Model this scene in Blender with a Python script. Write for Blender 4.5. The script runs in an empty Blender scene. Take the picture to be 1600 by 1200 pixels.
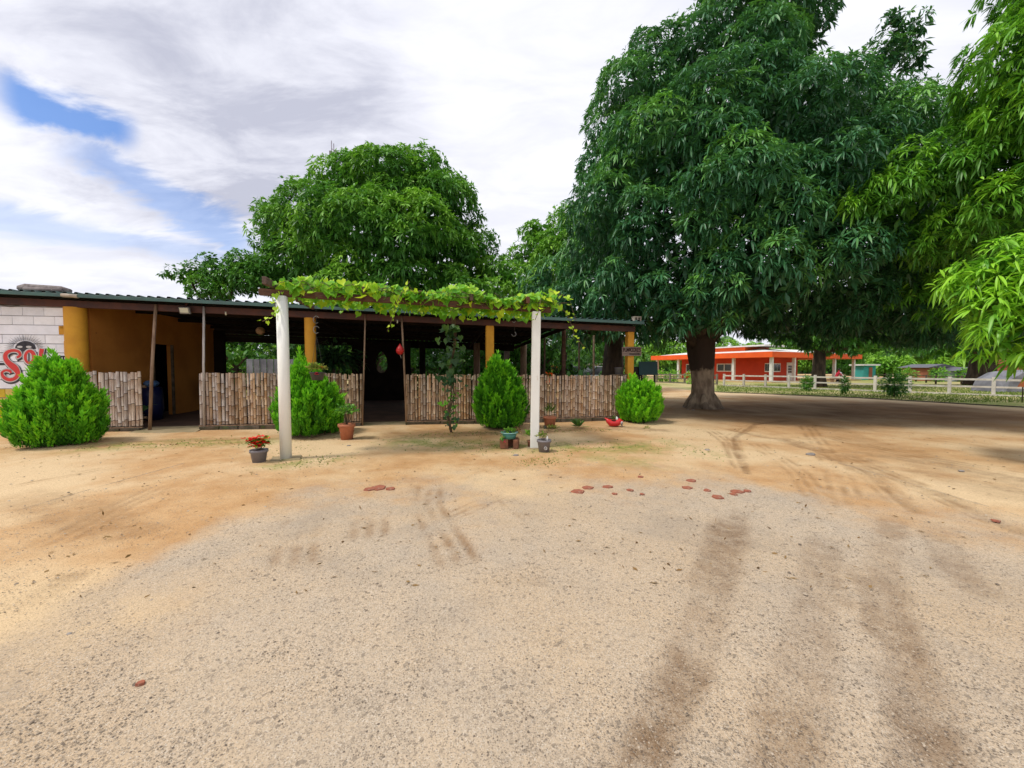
import bpy, math, random
import numpy as np
from mathutils import Vector, Matrix

R = math.radians
rnd = random.Random(7)
rng = np.random.default_rng(7)
scene = bpy.context.scene
C = scene.collection

# ------------------------------------------------------------------ camera
CAM_H, F_PX, PITCH = 1.45, 620.0, R(2.3)
cam = bpy.data.cameras.new('camera')
cam.sensor_width = 36.0
cam.lens = F_PX / 1600 * 36
cam.clip_start = 0.05
cam.clip_end = 2000
camo = bpy.data.objects.new('camera', cam)
camo.location = (0, 0, CAM_H)
camo.rotation_euler = (R(90) - PITCH, 0, 0)
C.objects.link(camo)
scene.camera = camo

def ray(px, py):
    u = (px - 800) / F_PX
    v = (600 - py) / F_PX
    return Vector((u, math.cos(PITCH) + v * math.sin(PITCH), -math.sin(PITCH) + v * math.cos(PITCH)))
def P(px, py, Y):
    d = ray(px, py)
    t = Y / d.y
    return Vector((d.x * t, Y, CAM_H + d.z * t))
def G(px, py, z=0.0):
    d = ray(px, py)
    t = (z - CAM_H) / d.z
    return Vector((d.x * t, d.y * t, z))

# ------------------------------------------------------------------ light
scene.view_settings.view_transform = 'Standard'
scene.view_settings.look = 'None'
scene.view_settings.gamma = 1
scene.view_settings.use_curve_mapping = False
scene.view_settings.exposure = 0.84
SUN_EL, SUN_AZ = R(60), R(-112)          # azimuth measured clockwise from +Y
sd = Vector((math.sin(SUN_AZ) * math.cos(SUN_EL), math.cos(SUN_AZ) * math.cos(SUN_EL), math.sin(SUN_EL)))
sun = bpy.data.lights.new('sun', 'SUN')
sun.energy = 1.5
sun.angle = R(10)
sun.color = (1.0, 0.94, 0.84)
suno = bpy.data.objects.new('sun', sun)
suno.rotation_euler = (-sd).to_track_quat('-Z', 'Y').to_euler()
suno.location = (-20, -10, 30)
C.objects.link(suno)

world = bpy.data.worlds.new('World')
scene.world = world
world.use_nodes = True
nt = world.node_tree
nt.nodes.clear()
def N(tree, typ, **kw):
    n = tree.nodes.new(typ)
    for k, v in kw.items():
        if k.startswith('i_'):
            n.inputs[k[2:].replace('_', ' ')].default_value = v
        else:
            setattr(n, k, v)
    return n
def L(tree, a, b):
    tree.links.new(a, b)
def math_n(tree, op, a, b=None, c=None, clamp=False):
    n = tree.nodes.new('ShaderNodeMath')
    n.operation = op
    n.use_clamp = clamp
    for i, v in enumerate((a, b, c)):
        if v is None: continue
        if isinstance(v, (int, float)): n.inputs[i].default_value = v
        else: tree.links.new(v, n.inputs[i])
    return n.outputs[0]
def smooth(tree, v, lo, hi, a=0.0, b=1.0):
    n = tree.nodes.new('ShaderNodeMapRange')
    n.interpolation_type = 'SMOOTHSTEP'
    n.inputs['From Min'].default_value = lo
    n.inputs['From Max'].default_value = hi
    n.inputs['To Min'].default_value = a
    n.inputs['To Max'].default_value = b
    tree.links.new(v, n.inputs['Value'])
    return n.outputs['Result']
def mixc(tree, f, a, b, mode='MIX'):
    n = tree.nodes.new('ShaderNodeMix')
    n.data_type = 'RGBA'
    n.blend_type = mode
    n.clamp_factor = True
    for idx, v in ((0, f), (6, a), (7, b)):
        if isinstance(v, (int, float)): n.inputs[idx].default_value = v
        elif isinstance(v, (tuple, list)): n.inputs[idx].default_value = (*v[:3], 1)
        else: tree.links.new(v, n.inputs[idx])
    return n.outputs[2]

def dirv(px, py):
    return ray(px, py).normalized()
tc = N(nt, 'ShaderNodeTexCoord')
D = tc.outputs['Generated']
sky = N(nt, 'ShaderNodeTexSky', sky_type='NISHITA', sun_disc=False, sun_elevation=SUN_EL, sun_rotation=SUN_AZ,
        air_density=1.0, dust_density=0.6, ozone_density=2.5)
sep = N(nt, 'ShaderNodeSeparateXYZ')
L(nt, D, sep.inputs[0])
zc = math_n(nt, 'ADD', math_n(nt, 'MAXIMUM', sep.outputs[2], 0.0), 0.16)
comb = N(nt, 'ShaderNodeCombineXYZ')
L(nt, math_n(nt, 'DIVIDE', sep.outputs[0], zc), comb.inputs[0])
L(nt, math_n(nt, 'DIVIDE', sep.outputs[1], zc), comb.inputs[1])
mp = N(nt, 'ShaderNodeMapping')
mp.inputs['Rotation'].default_value = (0, 0, R(38))
mp.inputs['Scale'].default_value = (0.75, 1.55, 1)
L(nt, comb.outputs[0], mp.inputs[0])
n1 = N(nt, 'ShaderNodeTexNoise', i_Scale=1.15, i_Detail=7.0, i_Roughness=0.52, i_Distortion=0.35)
L(nt, mp.outputs[0], n1.inputs['Vector'])
n2 = N(nt, 'ShaderNodeTexNoise', i_Scale=2.9, i_Detail=8.0, i_Roughness=0.6, i_Distortion=0.5)
L(nt, mp.outputs[0], n2.inputs['Vector'])
def dotd(v):
    n = N(nt, 'ShaderNodeVectorMath', operation='DOT_PRODUCT')
    n.inputs[1].default_value = v
    L(nt, D, n.inputs[0])
    return n.outputs['Value']
def band(pa, pb, width, reach, wob):
    a, b = dirv(*pa), dirv(*pb)
    nn = a.cross(b).normalized()
    mid = (a + b).normalized()
    d = math_n(nt, 'ADD', dotd(nn), math_n(nt, 'MULTIPLY', math_n(nt, 'SUBTRACT', n2.outputs['Fac'], 0.5), wob))
    across = smooth(nt, math_n(nt, 'ABSOLUTE', d), width * 0.25, width, 1, 0)
    ha = a.angle(b) / 2 * reach
    along = smooth(nt, dotd(mid), math.cos(ha * 1.35), math.cos(ha * 0.75))
    return math_n(nt, 'MULTIPLY', across, along)
def spot(p, deg, wob=0.03):
    c = math.cos(R(deg))
    d = math_n(nt, 'ADD', dotd(dirv(*p)), math_n(nt, 'MULTIPLY', math_n(nt, 'SUBTRACT', n2.outputs['Fac'], 0.5), wob))
    return smooth(nt, d, c, 1 - (1 - c) * 0.15)
blue = math_n(nt, 'MULTIPLY', band((0, 140), (205, 205), 0.042, 0.95, 0.12), 0.95)
blue2 = math_n(nt, 'MULTIPLY', band((120, 230), (390, 385), 0.046, 0.95, 0.16), 0.62)
blue3 = math_n(nt, 'MULTIPLY', band((-60, 330), (330, 400), 0.035, 1.1, 0.08), 0.4)
bl = math_n(nt, 'MAXIMUM', math_n(nt, 'MAXIMUM', blue, blue2), blue3)
holes = smooth(nt, n1.outputs['Fac'], 0.34, 0.22, 0, 0.4)
bl = math_n(nt, 'MAXIMUM', bl, holes)
grey = math_n(nt, 'MAXIMUM', spot((440, 225), 20, 0.02), math_n(nt, 'MULTIPLY', spot((330, 0), 16, 0.03), 0.6))
grey = math_n(nt, 'MAXIMUM', grey, math_n(nt, 'MULTIPLY', spot((300, 215), 14, 0.03), 0.8))
gn = smooth(nt, n1.outputs['Fac'], 0.46, 0.74, 0, 0.5)
gn2 = smooth(nt, n2.outputs['Fac'], 0.42, 0.72, 0, 0.3)
n3 = N(nt, 'ShaderNodeTexNoise', i_Scale=6.5, i_Detail=9.0, i_Roughness=0.62, i_Distortion=0.8)
L(nt, mp.outputs[0], n3.inputs['Vector'])
tex = math_n(nt, 'ADD', smooth(nt, n2.outputs['Fac'], 0.33, 0.68), math_n(nt, 'MULTIPLY', math_n(nt, 'SUBTRACT', n3.outputs['Fac'], 0.5), 0.8))
gr = math_n(nt, 'ADD', math_n(nt, 'MULTIPLY', math_n(nt, 'MULTIPLY', grey, 0.80), math_n(nt, 'MULTIPLY_ADD', tex, 0.55, 0.35)), math_n(nt, 'ADD', math_n(nt, 'MULTIPLY', gn, 0.32), math_n(nt, 'MULTIPLY', tex, 0.30)), clamp=True)
K = 4.0
cloud = mixc(nt, gr, (1.20 * K, 1.21 * K, 1.31 * K), (0.68 * K, 0.70 * K, 0.84 * K))
sat = N(nt, 'ShaderNodeVectorMath', operation='MULTIPLY')
L(nt, sky.outputs[0], sat.inputs[0])
sat.inputs[1].default_value = (0.50, 0.62, 0.80)
skyc = mixc(nt, bl, cloud, sat.outputs[0])
bg = N(nt, 'ShaderNodeBackground')
bg.inputs['Strength'].default_value = 0.12
L(nt, skyc, bg.inputs['Color'])
wo = N(nt, 'ShaderNodeOutputWorld')
L(nt, bg.outputs[0], wo.inputs[0])

# ------------------------------------------------------------------ materials
M = {}
def mat(name, a, b=None, scale=6.0, rough=0.8, bump=0.0, bscale=None, rand=0.0, spec=0.3, metal=0.0, detail=6.0, stretch=None, lo=0.35, hi=0.65, dirt=None):
    m = bpy.data.materials.new(name)
    m.use_nodes = True
    t = m.node_tree
    p = t.nodes['Principled BSDF']
    p.inputs['Roughness'].default_value = rough
    p.inputs['Specular IOR Level'].default_value = spec
    p.inputs['Metallic'].default_value = metal
    tcn = N(t, 'ShaderNodeTexCoord')
    v = tcn.outputs['Object']
    if rand:
        oi = N(t, 'ShaderNodeObjectInfo')
        va = N(t, 'ShaderNodeVectorMath', operation='ADD')
        sc_ = N(t, 'ShaderNodeVectorMath', operation='SCALE')
        L(t, oi.outputs['Location'], sc_.inputs[0]); sc_.inputs['Scale'].default_value = 3.7
        L(t, v, va.inputs[0]); L(t, sc_.outputs[0], va.inputs[1])
        v = va.outputs[0]
    if stretch:
        mpn = N(t, 'ShaderNodeMapping')
        mpn.inputs['Scale'].default_value = stretch
        L(t, v, mpn.inputs[0]); v = mpn.outputs[0]
    b = b or tuple(x * 0.75 for x in a)
    nz = N(t, 'ShaderNodeTexNoise', i_Scale=scale, i_Detail=detail, i_Roughness=0.6)
    L(t, v, nz.inputs['Vector'])
    col = mixc(t, smooth(t, nz.outputs['Fac'], lo, hi), a, b)
    if dirt:
        nd = N(t, 'ShaderNodeTexNoise', i_Scale=dirt[1], i_Detail=8.0, i_Roughness=0.7)
        L(t, v, nd.inputs['Vector'])
        col = mixc(t, smooth(t, nd.outputs['Fac'], dirt[2], dirt[2] + 0.12), col, dirt[0])
    if rand:
        hs = N(t, 'ShaderNodeHueSaturation')
        L(t, col, hs.inputs['Color'])
        L(t, math_n(t, 'MULTIPLY_ADD', oi.outputs['Random'], 2 * rand, 1 - rand), hs.inputs['Value'])
        r2 = math_n(t, 'FRACT', math_n(t, 'MULTIPLY', oi.outputs['Random'], 17.3))
        L(t, math_n(t, 'MULTIPLY_ADD', r2, 0.5, 0.72), hs.inputs['Saturation'])
        col = hs.outputs[0]
    L(t, col, p.inputs['Base Color'])
    if bump:
        nb = N(t, 'ShaderNodeTexNoise', i_Scale=bscale or scale * 3, i_Detail=6.0)
        L(t, v, nb.inputs['Vector'])
        bn = N(t, 'ShaderNodeBump')
        bn.inputs['Strength'].default_value = bump
        bn.inputs['Distance'].default_value = 0.02
        L(t, nb.outputs['Fac'], bn.inputs['Height'])
        L(t, bn.outputs[0], p.inputs['Normal'])
    M[name] = m
    return m
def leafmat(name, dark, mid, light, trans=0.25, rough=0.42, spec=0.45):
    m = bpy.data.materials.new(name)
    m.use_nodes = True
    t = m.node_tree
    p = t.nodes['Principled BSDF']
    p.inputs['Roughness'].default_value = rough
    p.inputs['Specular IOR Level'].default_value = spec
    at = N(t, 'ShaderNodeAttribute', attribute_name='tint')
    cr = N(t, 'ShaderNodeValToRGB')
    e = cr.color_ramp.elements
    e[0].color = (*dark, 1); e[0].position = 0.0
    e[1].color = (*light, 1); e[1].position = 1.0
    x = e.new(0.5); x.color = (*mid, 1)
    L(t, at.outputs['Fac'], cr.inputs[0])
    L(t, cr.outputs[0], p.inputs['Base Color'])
    tr = N(t, 'ShaderNodeBsdfTranslucent')
    tcol = mixc(t, 0.5, cr.outputs[0], (0.12, 0.32, 0.02), 'MIX')
    L(t, tcol, tr.inputs[0])
    mx = N(t, 'ShaderNodeMixShader')
    mx.inputs[0].default_value = trans
    L(t, p.outputs[0], mx.inputs[1]); L(t, tr.outputs[0], mx.inputs[2])
    L(t, mx.outputs[0], t.nodes['Material Output'].inputs[0])
    M[name] = m
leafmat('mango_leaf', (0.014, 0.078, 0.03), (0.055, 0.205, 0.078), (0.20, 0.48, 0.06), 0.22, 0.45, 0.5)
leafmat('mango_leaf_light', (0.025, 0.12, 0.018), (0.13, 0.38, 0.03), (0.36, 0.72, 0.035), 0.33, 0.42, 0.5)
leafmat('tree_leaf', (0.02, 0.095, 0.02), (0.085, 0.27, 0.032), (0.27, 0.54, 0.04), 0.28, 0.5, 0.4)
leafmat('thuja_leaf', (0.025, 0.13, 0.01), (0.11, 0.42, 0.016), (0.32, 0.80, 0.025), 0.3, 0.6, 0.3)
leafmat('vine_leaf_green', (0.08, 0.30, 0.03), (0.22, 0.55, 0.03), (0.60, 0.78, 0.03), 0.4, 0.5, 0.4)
leafmat('vine_leaf_shade', (0.02, 0.07, 0.03), (0.05, 0.13, 0.04), (0.12, 0.24, 0.03), 0.2, 0.5, 0.4)  # dark copy of the vine leaf, shade put into its colour
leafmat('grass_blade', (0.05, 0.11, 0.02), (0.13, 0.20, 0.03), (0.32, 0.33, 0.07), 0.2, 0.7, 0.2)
leafmat('dry_leaf', (0.10, 0.05, 0.02), (0.20, 0.11, 0.04), (0.30, 0.19, 0.08), 0.1, 0.8, 0.2)
mat('bark', (0.10, 0.072, 0.05), (0.035, 0.026, 0.02), 4, 0.9, 0.8, 14, stretch=(1, 1, 0.35))
mat('white_paint', (0.72, 0.72, 0.70), (0.62, 0.61, 0.58), 3, 0.6, 0.15, 20)
mat('white_post', (0.84, 0.85, 0.80), (0.76, 0.77, 0.72), 1.6, 0.55, 0.1, 30, dirt=((0.55, 0.47, 0.36), 5, 0.60), stretch=(1, 1, 0.4))
mat('block_white', (0.88, 0.90, 0.97), (0.80, 0.82, 0.88), 5, 0.85, 0.5, 40, rand=0.06, dirt=((0.45, 0.43, 0.42), 7, 0.72))
mat('block_yellow', (0.70, 0.50, 0.02), (0.58, 0.40, 0.02), 5, 0.8, 0.4, 40, rand=0.05)
mat('mortar', (0.40, 0.39, 0.42), (0.32, 0.31, 0.33), 8, 0.95, 0.4)
mat('ochre_column', (0.66, 0.34, 0.035), (0.56, 0.27, 0.03), 2.2, 0.7, 0.2, 30, dirt=((0.30, 0.13, 0.03), 9, 0.68))
mat('ochre_wall', (0.52, 0.21, 0.04), (0.42, 0.16, 0.03), 1.3, 0.85, 0.3, 25, dirt=((0.12, 0.05, 0.02), 3, 0.66))
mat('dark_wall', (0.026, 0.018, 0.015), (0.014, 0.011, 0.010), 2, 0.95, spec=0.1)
mat('doorway_shade', (0.006, 0.006, 0.007), None, 2, 1.0, spec=0.0)
mat('steel_red', (0.105, 0.04, 0.028), (0.06, 0.03, 0.028), 3, 0.6, 0.1, 20, dirt=((0.16, 0.07, 0.03), 6, 0.62))
mat('roof_green', (0.05, 0.12, 0.10), (0.04, 0.085, 0.08), 3, 0.4, 0.0, spec=0.5, dirt=((0.16, 0.12, 0.09), 5, 0.70))
mat('shaded_underside', (0.022, 0.022, 0.028), (0.016, 0.016, 0.02), 2, 0.9, spec=0.1)  # near-black stands in for the shade under the roof
mat('cactus_green', (0.06, 0.18, 0.03), (0.04, 0.12, 0.03), 9, 0.6)
mat('cane_node', (0.075, 0.038, 0.024), (0.05, 0.026, 0.018), 9, 0.7)
mat('roof_under', (0.09, 0.09, 0.11), (0.07, 0.07, 0.085), 2, 0.5)
mat('pergola_wood', (0.13, 0.068, 0.042), (0.075, 0.04, 0.028), 3, 0.8, 0.4, 20, stretch=(1, 5, 5), rand=0.15)
mat('cane_brown', (0.57, 0.43, 0.30), (0.33, 0.21, 0.13), 5, 0.55, 0.25, 30, rand=0.32, stretch=(3, 3, 0.6), dirt=((0.08, 0.038, 0.024), 4, 0.64))
mat('cane_grey', (0.62, 0.53, 0.45), (0.38, 0.28, 0.22), 5, 0.6, 0.25, 30, rand=0.25, stretch=(3, 3, 0.6), dirt=((0.12, 0.075, 0.05), 5, 0.64))
mat('rail_wood', (0.16, 0.11, 0.07), (0.07, 0.055, 0.035), 6, 0.85, 0.4, dirt=((0.06, 0.09, 0.02), 5, 0.58))
mat('moss_stone', (0.13, 0.10, 0.07), (0.06, 0.055, 0.035), 6, 0.95, 0.6, 30, dirt=((0.07, 0.10, 0.02), 6, 0.55), rand=0.2)
mat('pole_wood', (0.34, 0.23, 0.15), (0.18, 0.11, 0.07), 5, 0.7, 0.3, 20, stretch=(3, 3, 0.5))
mat('pole_grey', (0.50, 0.47, 0.44), (0.32, 0.28, 0.25), 5, 0.6, 0.2, 20, stretch=(3, 3, 0.5))
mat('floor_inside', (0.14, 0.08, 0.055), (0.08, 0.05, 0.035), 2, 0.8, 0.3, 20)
mat('concrete_pad', (0.36, 0.28, 0.17), (0.25, 0.20, 0.11), 2, 0.9, 0.4, 25, dirt=((0.16, 0.17, 0.06), 3, 0.55))
mat('terracotta', (0.46, 0.17, 0.09), (0.34, 0.12, 0.06), 6, 0.8, 0.2, 30, dirt=((0.40, 0.30, 0.24), 8, 0.66))
mat('terracotta_dark', (0.26, 0.11, 0.06), (0.15, 0.07, 0.04), 6, 0.85, 0.3, 30)
mat('pot_grey', (0.20, 0.19, 0.20), (0.15, 0.14, 0.155), 4, 0.6, 0.1, 20)
mat('pot_dark', (0.07, 0.07, 0.075), (0.05, 0.05, 0.05), 4, 0.5)
mat('basin_teal', (0.07, 0.27, 0.22), (0.06, 0.20, 0.17), 6, 0.45, dirt=((0.20, 0.16, 0.11), 6, 0.68))
mat('basin_rim', (0.28, 0.50, 0.46), (0.22, 0.42, 0.38), 6, 0.5)
mat('soil', (0.05, 0.035, 0.022), (0.025, 0.018, 0.012), 12, 0.95, 0.6)
mat('petal_red', (0.85, 0.04, 0.02), (0.62, 0.02, 0.02), 30, 0.5)
mat('petal_pink', (0.80, 0.02, 0.14), (0.62, 0.01, 0.10), 30, 0.5)
mat('paint_red', (0.60, 0.02, 0.02), (0.48, 0.02, 0.02), 8, 0.35, spec=0.5, dirt=((0.22, 0.12, 0.09), 9, 0.68))
mat('logo_red', (0.70, 0.07, 0.065), (0.62, 0.06, 0.06), 10, 0.75)
mat('logo_black', (0.035, 0.035, 0.045), (0.06, 0.06, 0.07), 10, 0.75)
mat('logo_white', (0.62, 0.62, 0.62), (0.55, 0.55, 0.55), 10, 0.75)
mat('black', (0.015, 0.015, 0.017), (0.01, 0.01, 0.01), 5, 0.5)
mat('sign_wood', (0.26, 0.20, 0.17), (0.16, 0.115, 0.10), 4, 0.8, 0.3, 25, stretch=(1, 8, 8))
mat('sign_ink', (0.05, 0.022, 0.02), (0.035, 0.018, 0.018), 8, 0.8)
mat('lamp_glass', (0.62, 0.62, 0.50), (0.55, 0.55, 0.45), 5, 0.2, spec=0.6)
mat('metal_grey', (0.30, 0.30, 0.32), (0.22, 0.22, 0.23), 5, 0.4, metal=0.6)
mat('pipe_pvc', (0.50, 0.44, 0.36), (0.36, 0.30, 0.24), 8, 0.6)
mat('stone_grey', (0.28, 0.25, 0.24), (0.17, 0.14, 0.14), 8, 0.9, 0.6, 30)
mat('gourd', (0.42, 0.26, 0.14), (0.22, 0.12, 0.06), 9, 0.7, 0.4)
mat('tile_red', (0.34, 0.115, 0.065), (0.24, 0.085, 0.055), 10, 0.95, 0.5, 40, dirt=((0.42, 0.30, 0.20), 14, 0.56))
mat('house_orange', (0.86, 0.125, 0.02), (0.74, 0.10, 0.02), 0.6, 0.75, dirt=((0.45, 0.10, 0.04), 0.8, 0.62))
mat('house_wall', (0.55, 0.055, 0.02), (0.46, 0.045, 0.018), 0.6, 0.8)
mat('cream', (0.60, 0.42, 0.20), (0.52, 0.36, 0.17), 1, 0.8)
mat('glass_dark', (0.02, 0.025, 0.03), (0.03, 0.035, 0.04), 1, 0.12, spec=0.7)
mat('fence_white', (0.62, 0.58, 0.53), (0.46, 0.42, 0.37), 3, 0.8, 0.2, rand=0.08, dirt=((0.28, 0.25, 0.18), 5, 0.62))
mat('fence_grey', (0.24, 0.22, 0.18), (0.15, 0.13, 0.10), 3, 0.85, rand=0.1)
mat('teal_board', (0.022, 0.075, 0.085), (0.03, 0.09, 0.10), 1.5, 0.5)
mat('tarp', (0.22, 0.22, 0.25), (0.12, 0.12, 0.14), 1.2, 0.5, 0.4, 6)
mat('turquoise', (0.05, 0.36, 0.34), (0.05, 0.28, 0.27), 1, 0.7)
mat('brick_house', (0.36, 0.13, 0.07), (0.26, 0.10, 0.06), 2, 0.9)
mat('plaster_blue', (0.34, 0.38, 0.44), (0.28, 0.31, 0.36), 1, 0.8)
mat('haze_blue', (0.05, 0.16, 0.52), (0.05, 0.13, 0.42), 1, 0.5)  # blue haze of a distant mountain put into the colour
mat('sheet_metal', (0.40, 0.42, 0.46), (0.30, 0.31, 0.34), 2, 0.5, metal=0.2, rand=0.12)
mat('car_white', (0.72, 0.72, 0.72), (0.66, 0.66, 0.66), 1, 0.25, spec=0.6)
mat('car_dark', (0.03, 0.03, 0.035), (0.02, 0.02, 0.025), 1, 0.25, spec=0.6)
mat('tyre', (0.02, 0.02, 0.02), None, 5, 0.8)
mat('blue_plastic', (0.004, 0.010, 0.055), (0.004, 0.008, 0.04), 4, 0.4)
mat('skin', (0.30, 0.15, 0.09), None, 5, 0.6)
mat('shirt_red', (0.48, 0.03, 0.05), (0.34, 0.02, 0.04), 6, 0.85)
mat('shirt_white', (0.60, 0.58, 0.66), (0.50, 0.48, 0.56), 6, 0.85)
mat('trousers', (0.05, 0.05, 0.09), None, 6, 0.85)
mat('hair', (0.015, 0.01, 0.008), None, 6, 0.6)
mat('antenna', (0.22, 0.20, 0.24), (0.18, 0.16, 0.2), 1, 0.6)
mat('shop_blue', (0.04, 0.16, 0.40), (0.10, 0.14, 0.2), 2, 0.5)
mat('cobble', (0.30, 0.27, 0.24), (0.22, 0.19, 0.17), 12, 0.9, 0.4, rand=0.2)
mat('wire', (0.05, 0.05, 0.05), None, 3, 0.6)
mat('orange_sign', (0.55, 0.16, 0.04), (0.42, 0.12, 0.04), 4, 0.6)

# limewashed lower trunk: real paint up to about 1.4 m
m = mat('trunk_painted', (0.44, 0.34, 0.235), (0.20, 0.145, 0.10), 5, 0.9, 1.0, 12, stretch=(1, 1, 0.35))
t = m.node_tree
p = t.nodes['Principled BSDF']
src = p.inputs['Base Color'].links[0].from_socket
tcn = N(t, 'ShaderNodeTexCoord')
sp = N(t, 'ShaderNodeSeparateXYZ')
L(t, tcn.outputs['Object'], sp.inputs[0])
nz = N(t, 'ShaderNodeTexNoise', i_Scale=3.0, i_Detail=6.0)
L(t, tcn.outputs['Object'], nz.inputs['Vector'])
hgt = math_n(t, 'ADD', sp.outputs[2], math_n(t, 'MULTIPLY', math_n(t, 'SUBTRACT', nz.outputs['Fac'], 0.5), 0.9))
f = smooth(t, hgt, 1.34, 1.46)
f2 = smooth(t, hgt, 0.30, 0.02, 0, 0.6)
c = mixc(t, math_n(t, 'MAXIMUM', f, f2), src, (0.055, 0.038, 0.028))
L(t, c, p.inputs['Base Color'])

# ------------------------------------------------------------------ object helpers
origin = {}
def tag(o, label=None, cat=None, group=None, kind=None):
    if label: o['label'] = label
    if cat: o['category'] = cat
    if group: o['group'] = group
    if kind: o['kind'] = kind
    return o
def thing(name, loc, label, cat, group=None):
    o = bpy.data.objects.new(name, None)
    o.empty_display_size = 0.2
    o.location = loc
    C.objects.link(o)
    origin[o.name] = Vector(loc)
    return tag(o, label, cat, group)
def place(name, me, loc, parent=None, rot=(0, 0, 0), scale=(1, 1, 1)):
    o = bpy.data.objects.new(name, me)
    C.objects.link(o)
    loc = Vector(loc)
    origin[o.name] = loc
    if parent:
        o.parent = parent
        loc = loc - origin[parent.name]
    o.location = loc
    o.rotation_euler = rot
    o.scale = scale
    return o

class MB:
    def __init__(s):
        s.v = []; s.f = []; s.sm = []
    def add(s, vs, fs, smooth=False):
        k = len(s.v)
        s.v += [tuple(x) for x in vs]
        s.f += [tuple(k + i for i in f) for f in fs]
        s.sm += [smooth] * len(fs)
        return s
    def box(s, c, size, rz=0.0, rx=0.0, ry=0.0):
        c = Vector(c)
        mtx = Matrix.Rotation(rz, 3, 'Z') @ Matrix.Rotation(ry, 3, 'Y') @ Matrix.Rotation(rx, 3, 'X')
        vs = [c + mtx @ Vector((x * size[0] / 2, y * size[1] / 2, z * size[2] / 2)) for x in (-1, 1) for y in (-1, 1) for z in (-1, 1)]
        return s.add(vs, [(0, 1, 3, 2), (4, 6, 7, 5), (0, 4, 5, 1), (2, 3, 7, 6), (0, 2, 6, 4), (1, 5, 7, 3)])
    def bar(s, a, b, w, h, up=Vector((0, 0, 1))):
        """rectangular bar from a to b, w across, h along up"""
        a, b = Vector(a), Vector(b)
        d = (b - a).normalized()
        side = d.cross(up).normalized()
        u = side.cross(d).normalized()
        vs = []
        for q in (a, b):
            for i, j in ((-1, -1), (1, -1), (1, 1), (-1, 1)):
                vs.append(q + side * (i * w / 2) + u * (j * h / 2))
        return s.add(vs, [(0, 1, 2, 3), (7, 6, 5, 4), (0, 4, 5, 1), (1, 5, 6, 2), (2, 6, 7, 3), (3, 7, 4, 0)])
    def tube(s, pts, rad, n=8, lump=0.0, seed=0, cap=True):
        pts = [Vector(p_) for p_ in pts]
        if isinstance(rad, (int, float)): rad = [rad] * len(pts)
        rr = random.Random(seed)
        vs = []; fs = []
        prev = None
        ph = [rr.uniform(0, 6.28) for _ in range(4)]
        for i, p_ in enumerate(pts):
            d = (pts[min(i + 1, len(pts) - 1)] - pts[max(i - 1, 0)])
            d = d.normalized() if d.length > 1e-9 else Vector((0, 0, 1))
            if prev is None:
                a = d.cross(Vector((0, 1, 0)))
                if a.length < 0.1: a = d.cross(Vector((1, 0, 0)))
                a.normalize()
            else:
                a = (prev - d * prev.dot(d)).normalized()
            prev = a
            b_ = d.cross(a)
            for k in range(n):
                th = 6.28318 * k / n
                q = 1 + lump * (math.sin(3 * th + ph[0] + i * .3) * .5 + math.sin(5 * th + ph[1] - i * .4) * .35 + math.sin(2 * th + ph[2] + i) * .3)
                vs.append(p_ + (a * math.cos(th) + b_ * math.sin(th)) * rad[i] * q)
        for i in range(len(pts) - 1):
            for k in range(n):
                k2 = (k + 1) % n
                fs.append((i * n + k, i * n + k2, (i + 1) * n + k2, (i + 1) * n + k))
        s.add(vs, fs, True)
        if cap:
            m_ = len(s.v) - len(vs)
            s.f.append(tuple(m_ + k for k in reversed(range(n)))); s.sm.append(False)
            e = m_ + (len(pts) - 1) * n
            s.f.append(tuple(e + k for k in range(n))); s.sm.append(False)
        return s
    def lathe(s, prof, c=(0, 0, 0), n=20, smooth=True):
        c = Vector(c)
        vs = []; fs = []
        for r, z in prof:
            for k in range(n):
                th = 6.28318 * k / n
                vs.append(c + Vector((r * math.cos(th), r * math.sin(th), z)))
        for i in range(len(prof) - 1):
            for k in range(n):
                k2 = (k + 1) % n
                fs.append((i * n + k, i * n + k2, (i + 1) * n + k2, (i + 1) * n + k))
        return s.add(vs, fs, smooth)
    def disc(s, c, r, n=20, up=1):
        c = Vector(c)
        return s.add([c + Vector((r * math.cos(6.28318 * k / n), r * math.sin(6.28318 * k / n), 0)) for k in range(n)], [tuple(range(n))])
    def ball(s, c, r, n=12, m_=8, sc=(1, 1, 1), wob=0.0, seed=0):
        c = Vector(c); rr = random.Random(seed)
        vs = []; fs = []
        for i in range(m_ + 1):
            ph = math.pi * i / m_
            for k in range(n):
                th = 6.28318 * k / n
                q = r * (1 + rr.uniform(-wob, wob))
                vs.append(c + Vector((q * math.sin(ph) * math.cos(th) * sc[0], q * math.sin(ph) * math.sin(th) * sc[1], q * math.cos(ph) * sc[2])))
        for i in range(m_):
            for k in range(n):
                k2 = (k + 1) % n
                fs.append((i * n + k, (i + 1) * n + k, (i + 1) * n + k2, i * n + k2))
        return s.add(vs, fs, True)
    def build(s, name, m_, parent=None, at=None, mesh_only=False, bevel=0.0):
        if parent is not None: o0 = origin[parent.name]
        else: o0 = Vector(at) if at is not None else Vector((0, 0, 0))
        me = bpy.data.meshes.new(name)
        me.from_pydata([tuple(Vector(v) - o0) for v in s.v], [], s.f)
        me.polygons.foreach_set('use_smooth', s.sm)
        me.materials.append(M[m_] if isinstance(m_, str) else m_)
        me.update()
        if mesh_only: return me
        ob = place(name, me, o0, parent)
        if bevel:
            bv = ob.modifiers.new('edge', 'BEVEL'); bv.width = bevel; bv.segments = 1; bv.limit_method = 'ANGLE'
        return ob

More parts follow.
